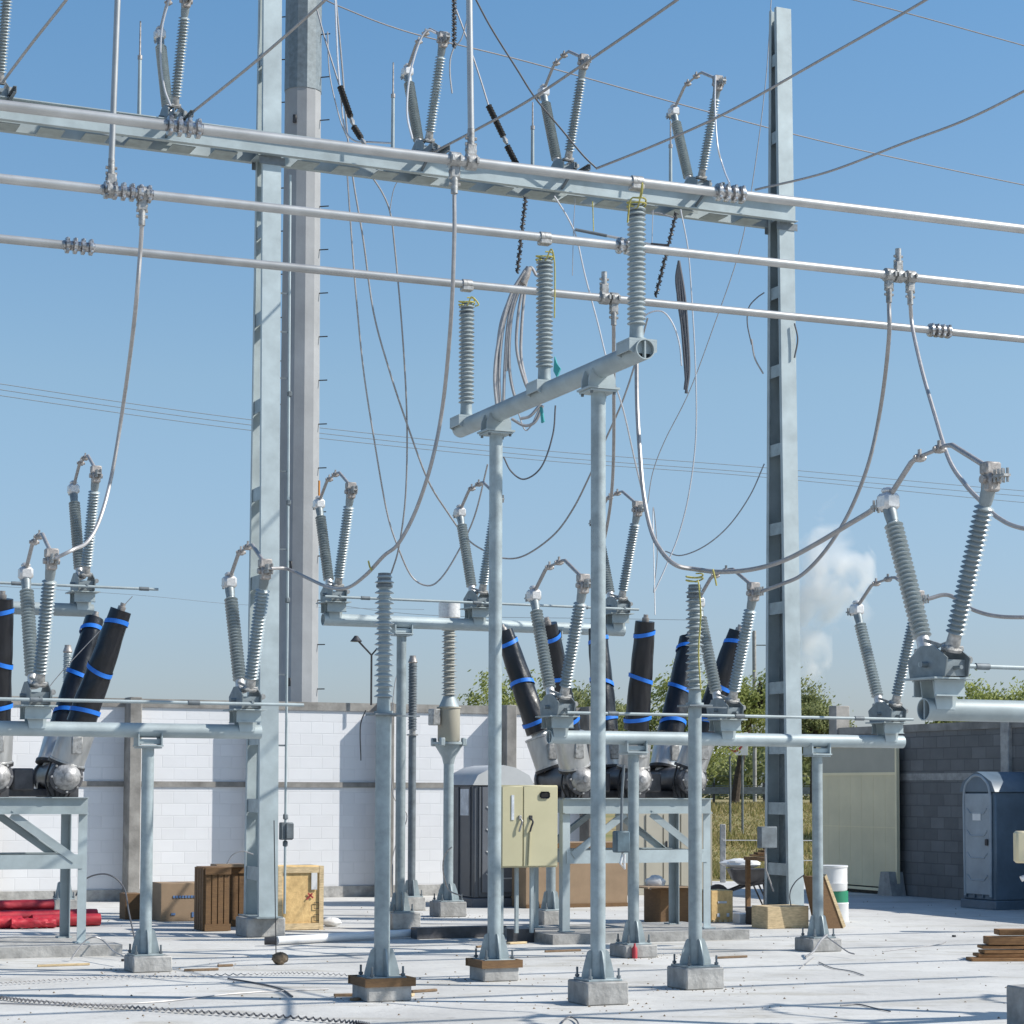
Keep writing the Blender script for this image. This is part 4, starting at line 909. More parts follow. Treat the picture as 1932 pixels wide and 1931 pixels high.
m = MB(); pts = [P(1046, 672, 19.4), P(1050, 685, 19.4), P(1057, 695, 19.4), P(1050, 712, 19.4), P(1044, 700, 19.4)]; m.prism(pts, (.01, .03, 0)); m.prism([P(1018, 768, 19.4), P(1022, 768, 19.4), P(1026, 795, 19.4), P(1021, 798, 19.4)], (.01, .02, 0))
tag(m.build('ribbon', M['teal'], None, pts[0]), 'teal ribbon fluttering at the foot of the middle bus insulator', 'ribbon')

# ------------------------------------------------------------------ yard clutter
def gbox(name, x0, x1, ybot, ytop, depth, label, cat, mt, group=None, rz=PHI, slats=0, smt=None, chamf=.006, h=None, mx=None):
    """a box whose front bottom edge is seen between x0 and x1 at ybot"""
    p = G((x0 + x1) / 2, ybot); d = Vector((math.cos(rz), math.sin(rz), 0)); a = OP(x0, ybot, p, d); b = OP(x1, ybot, p, d); W = (b - a).length
    hh = h or OP((x0 + x1) / 2, ytop, p, d).z
    root = thing(name, label, cat, ((a.x + b.x) / 2, (a.y + b.y) / 2, 0), rz, group)
    MB().cbox((0, depth / 2, hh / 2), (W, depth, hh), chamf).build('body', M[mt], root)
    if slats:
        m = MB(); t = .022
        for k in range(slats): m.box((-W / 2 + W * (k + .5) / slats, -.012, hh / 2), (W / slats * .82, .02, hh * .98))
        m.build('boards', M[smt or mt], root)
        for z in (.05, hh - .05): MB().box((0, -.034, z), (W + .02, .02, .09)).build('batten', M[smt or mt], root)
        m = MB()
        for k in range(slats): m.box((-W / 2 - .012, depth * (k + .5) / slats, hh / 2), (.02, depth / slats * .8, hh * .98))
        m.build('side_boards', M[smt or mt], root)
    return root, W, hh
CG = 'wooden crates and boxes on the yard'
r, W, hh = gbox('plywood_crate', 523, 609, 1755, 1634, .5, 'yellow plywood crate with white label right of the left column', 'crate', 'osb', CG)
m = MB();
for x in (-W / 2 + .03, W / 2 - .03): m.box((x, -.013, hh / 2), (.06, .02, hh))
for z in (.05, hh - .05): m.box((0, -.012, z), (W - .124, .018, .08))
m.build('frame', M['pine'], r); MB().box((W / 2 - .13, -.018, hh - .2), (.08, .008, .22)).build('paper_label', M['white'], r)
m = MB().bar((.08, -.016, .40), (.16, -.016, .48), .006, .02); m.bar((.10, -.016, .48), (.17, -.016, .42), .006, .02); m.build('red_mark', M['redp'], r)
m = MB()
for dx, dz in ((.22, .22), (.22, .06)):
    for s in (-1, 1): m.box((dx + s * .035, -.016, dz + .1), (.006, .006, .08)); m.box((dx, -.016, dz + .1 + s * .04), (.07, .006, .006))
m.build('stencil_mark', M['dark'], r)
r, W, hh = gbox('slatted_crate', 386, 432, 1757, 1636, .45, 'tall dark brown slatted crate standing left of the left column', 'crate', 'wood', CG, slats=4)
r, W, hh = gbox('slatted_crate', 436, 474, 1748, 1634, .45, 'second dark brown slatted crate half hidden by the left column', 'crate', 'wood', CG, slats=3)
gbox('cardboard_box', 303, 384, 1738, 1666, .5, 'wide brown cardboard box with faint blue print left of the crates', 'box', 'card', CG)
r = bpy.data.objects[[o.name for o in bpy.data.objects if o.get('label', '').startswith('wide brown cardboard')][0]]
m = MB(); 
for k in range(9): m.box((-.12 + k * .042, -.006, .34), (.03, .006, .035))
m.box((-.13, -.006, .10), (.06, .006, .03)); m.box((.15, -.006, .09), (.03, .006, .07)); m.build('blue_print', M['inkb'], r)
q = G(455, 1750); r = thing('wooden_board', 'short board lying across the top of the dark slatted crates', 'board', (q.x, q.y, .80)); MB().cbox((-.12, .22, .02), (.42, .3, .04), .004).build('board', M['card'], r)
gbox('cardboard_box', 236, 268, 1735, 1686, .35, 'small dark crumpled box beside the footing of the left beam pole', 'box', 'wood', CG)
r, W, hh = gbox('large_crate', 992, 1184, 1712, 1590, .8, 'large plain brown crate behind the circuit breaker frame', 'crate', 'card', CG)
MB().box((0, -.012, hh - .06), (W, .02, .12)).build('batten', M['wood'], r); MB().box((0, -.012, .03), (W, .02, .06)).build('batten', M['wood'], r)
r, W, hh = gbox('beige_cabinet', 1186, 1344, 1688, 1531, .5, 'low beige metal cabinet with double doors behind the circuit breaker', 'cabinet', 'beige', None)
m = MB();
for k in (-.34, .01, .36): m.box((k, -.012, hh / 2), (.32, .02, hh - .1))
m.build('cabinet_door', M['beige'], r); m = MB().cbox((-.1, -.03, hh * .55), (.03, .03, .28), .005); m.build('handle', M['dark'], r)
r, W, hh = gbox('open_box', 1246, 1302, 1742, 1676, .5, 'brown open box behind the roped insulator post', 'box', 'wood', CG)
m = MB().add([(-W / 2 - .26, -.22, hh + .03), (-W / 2 + .35, -.22, hh + .012), (W / 2, .3, hh + .012), (-W / 2 - .2, .3, hh + .03)], [(0, 1, 2, 3)]); m.prism([(-W / 2 - .3, -.2, hh + .01), (W / 2, -.05, hh + .006), (W / 2, .4, hh + .006), (-W / 2 - .3, .4, hh + .01)], (0, 0, .02)); m.build('lid', M['card'], r)
r, W, hh = gbox('plywood_crate', 1342, 1383, 1740, 1680, .4, 'small yellow plywood box with faint print left of the wheelbarrow', 'crate', 'osb', CG)
m = MB(); m.box((0, -.006, .28), (.14, .006, .03)); m.box((-.06, -.006, .1), (.04, .006, .05)); m.box((.09, -.006, .1), (.04, .006, .05)); m.build('print', M['label'], r)
m = MB(); 
for k in range(4): m.box((-.13 + .085 * k, -.012, .02), (.05, .02, .035))
m.build('skid', M['pine'], r)
r, W, hh = gbox('pine_crate', 1448, 1526, 1752, 1710, .42, 'low pale pine crate in front of the right column', 'crate', 'pine', CG)
MB().box((-.0, .1, -.0 + .012), (.1, .2, .02)).build('skid', M['pine'], r)
# rope handle
q = G(1460, 1700); r, W, hh = gbox('black_board', 1446, 1474, 1712, 1652, .1, 'upright black board leaning beside the right column', 'board', 'black', None)
r, W, hh = gbox('work_table', 1447, 1515, 1722, 1625, .7, 'rough wooden work table behind the right column', 'table', 'wood', None, h=.05)
r.location.z = 0
for ch in [c for c in bpy.data.objects if c.parent == r]: ch.location.z = .78; ch.name = 'table_top'
for sx in (-1, 1):
    for sy in (.05, .65): MB().bar((sx * (W / 2 - .05), sy, 0), (sx * (W / 2 - .05), sy, .78), .07, .05).build('leg', M['wood'], r)
MB().bar((-W / 2 + .05, .0, .7), (W / 2 - .05, 0, .55), .03, .09).build('apron', M['wood'], r)
q = G(1470, 1722); r = thing('board_stack', 'loose brown boards stacked on the work table', 'boards', (q.x, q.y, .84)); m = MB()
for k in range(5): m.cbox((.05 * k + .1, .3 + .05 * k, .02 + .032 * k), (.75 - .08 * k, .16, .028), .003, Matrix.Rotation(.2 * k - .3, 3, 'Z'))
m.build('boards', M['wood'], r)
# leaning board
p = G(1570, 1752); r = thing('leaning_board', 'broad brown board leaning left against the right pole', 'board', (p.x, p.y, 0), PHI)
MB().prism([(-.13, 0, 0), (.17, 0, 0), (-.12, .0, .70), (-.30, .0, .70)], (0, .25, 0)).build('board', M['wood'], r); MB().prism([(.17, -.012, 0), (.21, -.012, .03), (-.09, -.012, .73), (-.12, -.012, .70)], (0, .28, 0)).build('edge_strip', M['pine'], r)
# drums
p = G(1577, 1738); 
r = thing('plastic_drum', 'lower white drum with green band right of the leaning board', 'drum', (p.x, p.y, 0), 0, 'stacked white drums')
MB().lathe((0, 0, 0), (0, 0, 9), [(0, .17), (.02, .18), (.24, .18), (.25, .185), (.27, .18)], 28).build('body', M['white'], r); MB().lathe((0, 0, .27), (0, 0, 9), [(0, .176), (.16, .176)], 28).build('green_band', M['green'], r)
r = thing('plastic_drum', 'upper plain white drum stacked on the green banded one', 'drum', (p.x - .05, p.y, .431), 0, 'stacked white drums')
MB().lathe((0, 0, 0), (0, 0, 9), [(0, .2), (.02, .215), (.1, .215), (.11, .22), (.13, .215), (.33, .215), (.335, .225), (.36, .225)], 28).build('body', M['white'], r)
# wheelbarrow
p = G(1412, 1712); r = thing('wheelbarrow', 'grey wheelbarrow with white sacks, tipped beside the fence opening', 'wheelbarrow', (p.x, p.y, 0), R(10))
m = MB(); prof = []; n = 16; vs = []
for i, (z, a, b) in enumerate(((.36, .16, .12), (.44, .28, .2), (.60, .38, .28), (.61, .40, .30))):
    for k in range(n): vs.append((a * math.cos(k * math.tau / n) + (z - .36) * .1, b * math.sin(k * math.tau / n), z))
m.add(vs, [(i * n + k, i * n + (k + 1) % n, (i + 1) * n + (k + 1) % n, (i + 1) * n + k) for i in range(3) for k in range(n)] + [tuple(range(n))]); m.build('tray', M['tank'], r)
for s in (-1, 1): MB().tube([(-.5, s * .05, .2), (-.1, s * .14, .34), (.35, s * .22, .42), (.75, s * .25, .5)], .018, 8).build('handle', M['dark'], r); MB().tube([(.12, s * .16, .37), (.3, s * .18, 0), (.36, s * .18, 0), (.3, s * .2, .40)], .014, 8).build('leg', M['dark'], r)
w2 = MB().lathe((-.5, -.05, .19), (-.5, 1, .19), [(0, .1), (.01, .18), (.09, .18), (.10, .1)], 20).build('wheel', M['rubber'], r)
p2 = P(1408, 1650, p.y); q = thing('cement_sack', 'crumpled white sack lying on the wheelbarrow', 'sack', (p.x - .12, p.y, .61), R(-20))
def sack(s, seed):
    rnd = random.Random(seed); m = MB(); n, k = 18, 9; vs = []
    for i in range(k + 1):
        ph = math.pi * i / k
        for j in range(n):
            th = math.tau * j / n; rr = 1 + rnd.uniform(-.12, .12)
            vs.append((s[0] * math.sin(ph) * math.cos(th) * rr, s[1] * math.sin(ph) * math.sin(th) * rr, s[2] * (1 + math.cos(ph) * rr) * .5))
    m.add(vs, [(i * n + j, i * n + (j + 1) % n, (i + 1) * n + (j + 1) % n, (i + 1) * n + j) for i in range(k) for j in range(n)]); return m
sack((.32, .16, .16), 3).build('sack', M['white'], q)
pp = G(1238, 1742); q = thing('plastic_bag', 'crumpled white plastic bag on the brown open box', 'bag', (pp.x + .0, pp.y + .2, .455), 0); sack((.14, .1, .2), 5).build('bag', M['white'], q)
pp = G(632, 1748); q = thing('plastic_bag', 'small white bag on the ground right of the yellow plywood crate', 'bag', (pp.x - .05, pp.y, 0), 0); sack((.14, .1, .12), 6).build('bag', M['white'], q)
r, W, hh = gbox('white_block', 1396, 1428, 1742, 1724, .2, 'small white hollow block on the ground under the wheelbarrow', 'block', 'white', None); MB().box((0, -.006, .05), (.09, .012, .08)).build('opening', M['dark'], r)
r, W, hh = gbox('scrap_bin', 1424, 1452, 1745, 1712, .25, 'small dark bin left of the pine crate', 'bin', 'dark', None)
# red ducting
RGp = 'red plastic pipe sleeves piled at left'
for i, (x0, x1, y, r_, lab) in enumerate(((-30, 100, 1716, .085, 'topmost flattened red sleeve of the pile at left'), (-10, 182, 1738, .09, 'long red sleeve with its end left of the left footing'), (60, 188, 1752, .085, 'red sleeve lying lowest at the right of the pile'), (-30, 40, 1760, .09, 'red sleeve cut by the left edge'), (20, 104, 1765, .07, 'crumpled bright red sleeve in front of the pile'))):
    z = (.27, .14, .09, .09, .075)[i]; dpt = (.5, .25, .1, .0, -.12)[i]
    p = G(60, 1752); q = p + D2 * (dpt + .1); a = OP(x0, y, q); b = OP(x1, y, q); a.z = b.z = z
    rnd = random.Random(i); n = 20; k = 16; m = MB(); vs = []; u = D2; 
    for s in range(k + 1):
        for j in range(n):
            th = math.tau * j / n; rr = r_ * (1 + rnd.uniform(-.05, .05) * (3 if i == 4 else 1)); vs.append(a.lerp(b, s / k) + D2 * math.cos(th) * rr * 1.15 + UP * math.sin(th) * rr * .95)
    m.add(vs, [(s * n + j, s * n + (j + 1) % n, (s + 1) * n + (j + 1) % n, (s + 1) * n + j) for s in range(k) for j in range(n)] + [tuple(range(n)), tuple(range(k * n, k * n + n))])
    tag(m.build('red_sleeve', M['red'], None, a), lab, 'pipe sleeve', RGp)
# pipes and beams on ground
a = G(522, 1784); b = G(785, 1769); a.z = b.z = .06; o = MB().tube([a, b], .05, 14).build('white_pipe', M['pvc'], None, a); tag(o, 'long white plastic pipe lying behind the left foreground footing', 'pipe')
a = G(499, 1785); b = G(522, 1785); a.z = b.z = .06; o = MB().tube([a, b], .045, 12).build('pipe_coupling', M['dark'], None, a); tag(o, 'short dark coupling at the left end of the white pipe', 'coupling')
r, W, hh = gbox('steel_beam', 786, 956, 1770, 1747, .2, 'dark steel channel lying between the left footings', 'steel beam', 'tank', 'dark steel beams on the ground', h=.14)
r, W, hh = gbox('steel_beam', 968, 1010, 1778, 1752, .2, 'short dark steel beam left of the breaker pad', 'steel beam', 'tank', 'dark steel beams on the ground', h=.16)
# scraps
SC = 'wood scraps on the pavement'
rnd = random.Random(11)
for (x, y, l, wd, rz, mt, lab) in ((690, 1886, .42, .08, .5, 'wood', 'dark wood scrap left of the left foreground footing'), (655, 1880, .28, .07, -.2, 'wood', 'short dark wood scrap farthest left of the left foreground footing'),
        (800, 1872, .32, .05, .2, 'plank', 'thin wood scrap right of the left foreground footing'), (775, 1880, .14, .06, 1.0, 'pine', 'pale wood chip touching the left foreground footing'),
        (120, 1823, .65, .03, .05, 'pine', 'long thin stick on the ground far left'), (425, 1824, .2, .04, .1, 'plank', 'small orange wood chip in the left foreground'),
        (380, 1832, .42, .03, .0, 'wood', 'thin stick left of the orange wood chip'), (975, 1781, .32, .09, .3, 'pine', 'pale chunk of wood beside the roped footing of the stand'),
        (1062, 1796, .55, .03, .05, 'plank', 'thin plank before the breaker pad'), (905, 1788, .16, .04, .6, 'plank', 'orange chip left of the footing with form boards'),
        (1380, 1808, .5, .03, .1, 'wood', 'thin strip right of the roped insulator footing'), (1800, 1768, .05, .05, 0, 'dark', 'tiny dark lump on the bare pavement at right'),
        (1395, 1768, .1, .03, .2, 'dark', 'tiny dark scrap left of the wire tangled footing'), (250, 1813, .3, .04, .2, 'dark', 'small dark rod at the left beam footing')):
    p = G(x, y); r = thing('wood_scrap', lab, 'scrap', (p.x, p.y, 0), PHI + rz, SC); MB().cbox((0, 0, .014), (l * .85, wd * .8, .024), .004).build('piece', M['scrapw' if mt in ('plank', 'wood') else mt], r)
# rock with marker rod
p = G(528, 1820); r = thing('rock', 'brown rock at the foot of a thin marker rod', 'rock', (p.x, p.y, 0), 0); sack((.085, .08, .13), 9).build('stone', M['rock'], r)
p2 = G(521, 1812); t_ = P(517, 1548, p2.y + .15); o = MB().tube([p2, t_], .006, 6).build('marker_rod', M['dark'], None, p2); tag(o, 'thin upright rod in front of the left column', 'rod')
# red cone thing at footing G
p = G(1202, 1802); r = thing('red_bottle', 'small red bottle leaning at the footing before the breaker', 'bottle', (F0.x + .0, F0.y - .25, .0), 0); MB().lathe((0, 0, 0), (0, .0, 9), [(0, .03), (.11, .03), (.14, .012), (.165, .012)], 14).build('body', M['redp'], r)
# planks at right
p = G(1900, 1812)
PGp = 'brown planks piled at the right edge'
labs = ['lowest long plank of the right edge pile', 'second plank up in the right edge pile', 'third plank up in the right edge pile', 'fourth plank up in the right edge pile', 'fifth plank up in the right edge pile', 'topmost short plank of the right edge pile']
for i, (x0, h0, dz, yaw, off) in enumerate(((1826, .0, .035, .10, 0), (1838, .04, .035, .04, .05), (1850, .08, .03, .12, .02), (1846, .125, .035, .0, .08), (1858, .17, .085, .03, .05), (1878, .265, .06, .0, .12))):
    q = p + D2 * off; a = OP(x0 + 8, 1800, q); r = thing('wood_plank', labs[i], 'plank', (a.x, a.y, h0), R(2) + yaw * .4, PGp)
    MB().cbox((1.0, .12, dz / 2), (2.0, .24, dz), .004).build('plank', M['plank'], r)
# small post at right edge bottom
p = G(1950, 1940); footing(p, .3, .33, 'dark corner of a footing cut by the lower right edge')
rnd = random.Random(5); gm = MB()
for i in range(900):
    y = 14 + 22 * rnd.random() ** 1.4; x = rnd.uniform(-.25, .25) * y
    if i % 3 == 0: c_ = rnd.choice([C, A, D, G(1128, 1893), E, F0, T]); x = c_.x + rnd.gauss(0, .35); y = c_.y + rnd.gauss(0, .3)
    r_ = rnd.uniform(.005, .016); k_ = len(gm.v)
    vs_ = [Vector((x + r_ * math.cos(a) * rnd.uniform(.7, 1.2), y + r_ * math.sin(a) * rnd.uniform(.7, 1.2), 0)) for a in (0, 1.25, 2.5, 3.8, 5)]
    gm.add(vs_ + [Vector((x, y, r_ * rnd.uniform(.7, 1.1)))], [(0, 1, 5), (1, 2, 5), (2, 3, 5), (3, 4, 5), (4, 0, 5)])
struct(gm.build('grit', M['rock'], None, smooth=False), 'stuff')
# cables on the ground
GG = 'cables lying on the pavement'
def gcable(pts, label, r=.008, mt='wired', wavy=0, h=.01):
    c = crom([G(x, y, h) for x, y in pts], 10)
    if wavy:
        d = []
        for i in range(len(c) - 1):
            for j in range(3): 
                q = c[i].lerp(c[i + 1], j / 3); k = i * 3 + j; d.append(q + Vector((0, wavy * math.sin(k * 2.1), .012 + .01 * math.sin(k * 2.1 + 1))))
        c = d
    tag(MB().tube(c, r, 6).build('ground_cable', M[mt], None, c[0]), label, 'cable', GG)
gcable([(-10, 1883), (60, 1891), (160, 1898), (260, 1904), (380, 1912), (520, 1920), (650, 1930), (700, 1936)], 'dark kinked strand drawn for a serrated shadow across the lower left corner', .009, 'wired', .035)  # dark strand stands in for the cast shadow of an insulator string
gcable([(0, 1858), (90, 1852), (200, 1846), (330, 1844), (480, 1840), (560, 1838), (660, 1842)], 'thin kinked strand above the lower left shadow strand', .005, 'wire', .03)
gcable([(430, 1846), (490, 1856), (530, 1866), (552, 1880)], 'short dark cable curling in the left foreground', .008)
gcable([(0, 1893), (140, 1896), (300, 1890), (450, 1874), (620, 1866)], 'long smooth cable in the left foreground', .006, 'wire')
gcable([(1060, 1930), (1068, 1921), (1078, 1919), (1088, 1925), (1092, 1934)], 'small loop of cable at the bottom edge', .007, 'wired', 0, .02)
gcable([(1586, 1897), (1620, 1895), (1650, 1902), (1680, 1908)], 'short wire offcut in the right foreground', .006)
gcable([(1535, 1806), (1520, 1818), (1510, 1826)], 'wire offcut left of the tangled footing', .006, 'wire')
gcable([(1545, 1815), (1570, 1826), (1605, 1832), (1630, 1840)], 'wire offcut right of the tangled footing', .006, 'wire')
gcable([(1665, 1795), (1720, 1788), (1770, 1782), (1786, 1776)], 'thin wire running to the dark lump at right', .005, 'wire')
cable('ground_cable', [(1560, 1764, 24.1), (1548, 1775, 23.9), (1535, 1795, 23.5), (1520, 1805, 23.4)], 'pale chain draped over the tangled footing', 'cable', .012, 'wire', GG)
cable('ground_cable', [(1555, 1764, 24.1), (1580, 1782, 23.9), (1600, 1796, 23.7), (1612, 1800, 23.6)], 'pale wire spilling right from the tangled footing', 'cable', .008, 'wire', GG)
cable('ground_cable', [(143, 1690, 24), (160, 1660, 24), (190, 1649, 24), (215, 1655, 24), (235, 1678, 24), (243, 1720, 23.5), (256, 1780, 23)], 'dark cable arching from the left breaker leg to the beam pole', 'cable', .009, 'wired', GG)
cable('ground_cable', [(134, 1810, 22.8), (158, 1778, 22.9), (178, 1768, 22.9), (196, 1776, 22.9), (215, 1795, 22.5), (235, 1805, 22.2)], 'bent stiff cable left of the left beam footing', 'cable', .009, 'wire', GG)
cable('ground_cable', [(428, 1630, 25.8), (440, 1612, 25.8), (458, 1606, 25.8), (478, 1612, 25.8)], 'thin arched cable on the slatted crates', 'cable', .008, 'wire', GG)
cable('ground_cable', [(853, 1598, 30.3), (842, 1608, 30.3), (836, 1628, 30.3), (838, 1655, 30.3), (848, 1680, 30.3), (870, 1690, 30.2)], 'brown cable hooked round the transformer post', 'cable', .010, 'bronze', GG)
cable('ground_cable', [(765, 1240, 28.9), (745, 1290, 28.6), (738, 1400, 28.6), (742, 1500, 28.6), (768, 1540, 28.6), (745, 1600, 28.6), (740, 1650, 28.4), (742, 1720, 28.4)], 'thin cable down the back beam pole', 'cable', .007, 'wire', GG)
cable('ground_cable', [(690, 1340, 34), (680, 1370, 34), (681, 1435, 34)], 'thin cable hanging on the white wall below the dish lamp', 'cable', .010, 'dark', GG)
cable('ground_cable', [(1498, 1735, 28.8), (1490, 1690, 28.8), (1500, 1665, 28.8), (1518, 1650, 28.8)], 'wire looping at the foot of the right column', 'cable', .008, 'wired', GG)
# pole G control box
p = OP(1172, 1570, F0 - D2 * .12); r = thing('switch_box', 'small blue grey operating box strapped to the pole before the breaker', 'box', (p.x, p.y, 1.28)); MB().cbox((0, 0, 0), (.17, .12, .24), .015).build('box', M['boxb'], r)
MB().tube([(.0, 0, .12), (.02, .02, .5), (.06, .05, .85)], .016, 8).build('rod', M['galvd'], r); MB().tube([(.02, 0, -.12), (-.02, -.02, -.24), (.04, 0, -.30), (.05, .02, -.14)], .014, 8).build('handle', M['castb'], r)

# ------------------------------------------------------------------ portable toilets
def toilet(x0, x1, xe, yb, yt, name, label, mw, md, mr, rz, flip=1):
    """front bottom edge between x0 and x1"""
    d = Vector((math.cos(rz), math.sin(rz), 0)); p = G(x0, yb); b = OP(x1, yb, p, d); W = (b - p).length; W = min(W, 1.15); H = OP(x0, yt, p, d).z
    root = thing(name, label, 'portable toilet', (p.x, p.y, 0), rz, 'portable toilets')
    Dp = 1.15; hs = H - .32
    MB().cbox((W / 2, Dp / 2, .07), (W + .06, Dp + .06, .14), .01).build('base', M['potd'] if mw == 'potg' else M[mw], root)
    MB().cbox((W / 2, Dp / 2, .14 + (hs - .14) / 2), (W, Dp, hs - .14), .02).build('walls', M[mw], root)
    m = MB(); prof = [(-.03, hs), (.06, hs + .16), (.3, hs + .28), (.5 * W, hs + .32), (W - .3, hs + .28), (W - .06, hs + .16), (W + .03, hs)]
    m.prism([(u, -.03, v) for u, v in prof], (0, Dp + .06, 0)); rf = m.build('roof', M[mr], root)
    m = MB()
    for k in range(4): m.cbox((.1 + (W - .2) * k / 3, -.012, (.14 + hs) / 2), (.035, .03, hs - .2), .006)
    m.build('corner_ribs', M[mw], root)
    dr = MB().cbox((W / 2, -.018, (.2 + hs) / 2), (W * .74, .03, hs - .25), .01).build('door', M[md], root)
    m = MB()
    for z in (.45, .8, 1.15, 1.5): m.tube([(W * .2, -.036, z + .08), (W * .3, -.036, z), (W * .7, -.036, z), (W * .8, -.036, z + .08)], .012, 6)
    m.build('door_rib', M['potw'] if mw == 'potg' else M[md], dr)
    MB().cbox((W * .8, -.05, 1.05), (.06, .03, .1), .006).build('latch', M['dark'], dr)
    MB().lathe((W * .72, Dp * .8, hs + .2), (W * .72, Dp * .8, 9), [(0, .05), (.22, .05)], 12).build('vent_pipe', M['dark'], root)
    return root, W, Dp, hs
rt, W, Dp, hs = toilet(893, 1003, 0, 1712, 1443, 'portable_toilet', 'dark grey portable toilet with pale roof by the white wall', 'potg', 'potd', 'potw', PHI)
MB().box((-.008, .35, 1.65), (.012, .34, .42)).build('notice', M['label'], rt)
m = MB()
for y in (.12, .6, 1.02): m.cbox((-.012, y, hs / 2 + .07), (.025, .04, hs - .2), .006)
m.build('side_rib', M['potg'], rt)
p = G(1820, 1710)
rt, W, Dp, hs = toilet(1817, 1880, 0, 1712, 1456, 'portable_toilet', 'blue portable toilet in shade before the grey block wall', 'potb', 'potbl', 'potb', R(-64))
m = MB().tube(crom([(.1, -.03, .2), (.09, -.03, 1.2), (.1, -.03, 1.85), (.25, -.03, 2.05), (W / 2, -.03, 2.1), (W - .25, -.03, 2.05), (W - .1, -.03, 1.85), (W - .09, -.03, 1.2), (W - .1, -.03, .2)], 5), .022, 8); m.build('door_trim', M['potbl'], rt)
MB().box((W / 2, -.04, 1.45), (.2, .01, .12)).build('notice', M['white'], rt)
p = P(1920, 1598, 28); r = thing('white_fixture', 'pale grey box with a pipe below cut by the right edge', 'box', (p.x + .1, p.y, 0), 0); MB().cbox((0, 0, 1.12), (.28, .2, .42), .03).build('box', M['creamw'], r); MB().tube([(.05, 0, .92), (.05, 0, .75), (-.06, 0, .70)], .04, 10).build('spout', M['castb'], r); MB().tube([(.12, .05, 0), (.12, .05, 1.0)], .03, 10).build('stand', M['dark'], r)

# ------------------------------------------------------------------ beyond the yard
def tree(p, crown, trunk, label, n=9000, leaf=.11, mt='leaf', seed=1, clumps=26, lean=0, flat=.7, z0=0):
    """crown: list of (dx, dy, z, rx, rz)"""
    rnd = random.Random(seed); root = thing('tree', label, 'tree', (p.x, p.y, z0), 0, 'trees beyond the yard')
    m = MB(); bh = min(c[2] - c[4] * .5 for c in crown); top = Vector((lean, 0, max(.6, bh)))
    m.tube(crom([(0, 0, -.1), (lean * .4, 0, top.z * .5), tuple(top)], 5), [trunk * (1.2 - .05 * i) for i in range(11)], 8)
    for c in crown:
        for k in range(5):
            e = Vector((c[0] + rnd.uniform(-.6, .6) * c[3], c[1] + rnd.uniform(-.5, .5) * c[3], c[2] + rnd.uniform(-.2, .7) * c[4]))
            mid = top.lerp(e, .5) + Vector((rnd.uniform(-.3, .3), rnd.uniform(-.3, .3), .15)); m.tube(crom([top, mid, e], 4), [trunk * .55 * (1 - i / 10) + .012 for i in range(9)], 6)
    m.build('trunk', M['bark'], root)
    cl = []
    for c in crown:
        for k in range(clumps):
            u = Vector((rnd.gauss(0, 1), rnd.gauss(0, 1), rnd.gauss(0, 1))).normalized() * (rnd.uniform(.35, 1) ** .6)
            cl.append((Vector((c[0] + u.x * c[3], c[1] + u.y * c[3], c[2] + u.z * c[4])), rnd.uniform(.16, .36) * c[3] ** .6))
    f = MB(); vs = []; fs = []
    for i in range(int(n * 1.15)):
        c, s = rnd.choice(cl); d = Vector((rnd.gauss(0, 1), rnd.gauss(0, 1), rnd.gauss(0, .8))) * s * .8; q = c + d
        a = Vector((rnd.gauss(0, 1), rnd.gauss(0, 1), rnd.gauss(0, 1))).normalized(); b = a.orthogonal().normalized(); a2 = a.cross(b); sz = leaf * rnd.uniform(.35, .85)
        k = len(vs); vs += [q - b * sz, q + a2 * sz * .4, q + b * sz, q - a2 * sz * .4]; fs.append((k, k + 1, k + 2, k + 3))
    me = bpy.data.meshes.new('crown'); me.from_pydata(vs, [], fs); me.materials.append(M[mt]); o = bpy.data.objects.new('crown', me); COL.objects.link(o); o.parent = root
    return root
def at(x, Y): q = P(x, 1490, Y); q.z = 0; return q
tree(at(985, 62), [(-.8, 0, 4.0, .9, 1.2), (.1, .3, 4.0, 1.1, 1.3), (.9, 0, 3.6, 1.0, 1.2)], .12, 'bushy yellow green tree behind the wall, left of the wrapped bushings', 7000, seed=2)
tree(at(925, 66), [(0, 0, 3.3, .6, .8)], .07, 'small thin treetop just left of the stand leg behind the wall', 900, .08, seed=12)
tree(at(1085, 60), [(-.4, 0, 3.9, .9, 1.3), (.5, 0, 3.7, 1.0, 1.3)], .12, 'bushy tree behind the wall between the two stand legs', 7000, seed=3, mt='leafd')
tree(at(1180, 64), [(0, 0, 3.2, .7, 1.1)], .1, 'dull green tree just right of the right stand leg', 3500, seed=4, mt='leafd')
tree(at(1262, 58), [(0, 0, 3.9, 1.1, 1.5), (.9, 0, 3.6, 1.0, 1.4)], .12, 'bright tree behind the tallest wrapped bushing', 8000, seed=5)
tree(at(1385, 84), [(-.5, 0, 3.8, 1.5, 1.3), (.8, .3, 3.9, 1.5, 1.5)], .16, 'spreading tree with dark bent trunk left of the right column', 9000, .13, seed=6, lean=.6, z0=1.3)
tree(at(1475, 88), [(-.7, 0, 3.4, 1.2, 1.3), (.9, 0, 3.3, 1.2, 1.2)], .13, 'spreading tree directly behind the right column', 8000, .13, seed=7, z0=1.35)
tree(at(1535, 80), [(-.3, 0, 3.0, 1.1, 1.5), (.6, 0, 2.6, .8, 1.1)], .13, 'loose bright green tree right of the right column', 8000, .12, seed=8, z0=1.3, mt='leafd')
tree(at(1880, 60), [(-.6, 0, 4.1, 1.2, .7), (1.0, 0, 4.0, 1.3, .8)], .14, 'green treetops over the grey wall at the right edge', 8000, seed=9)
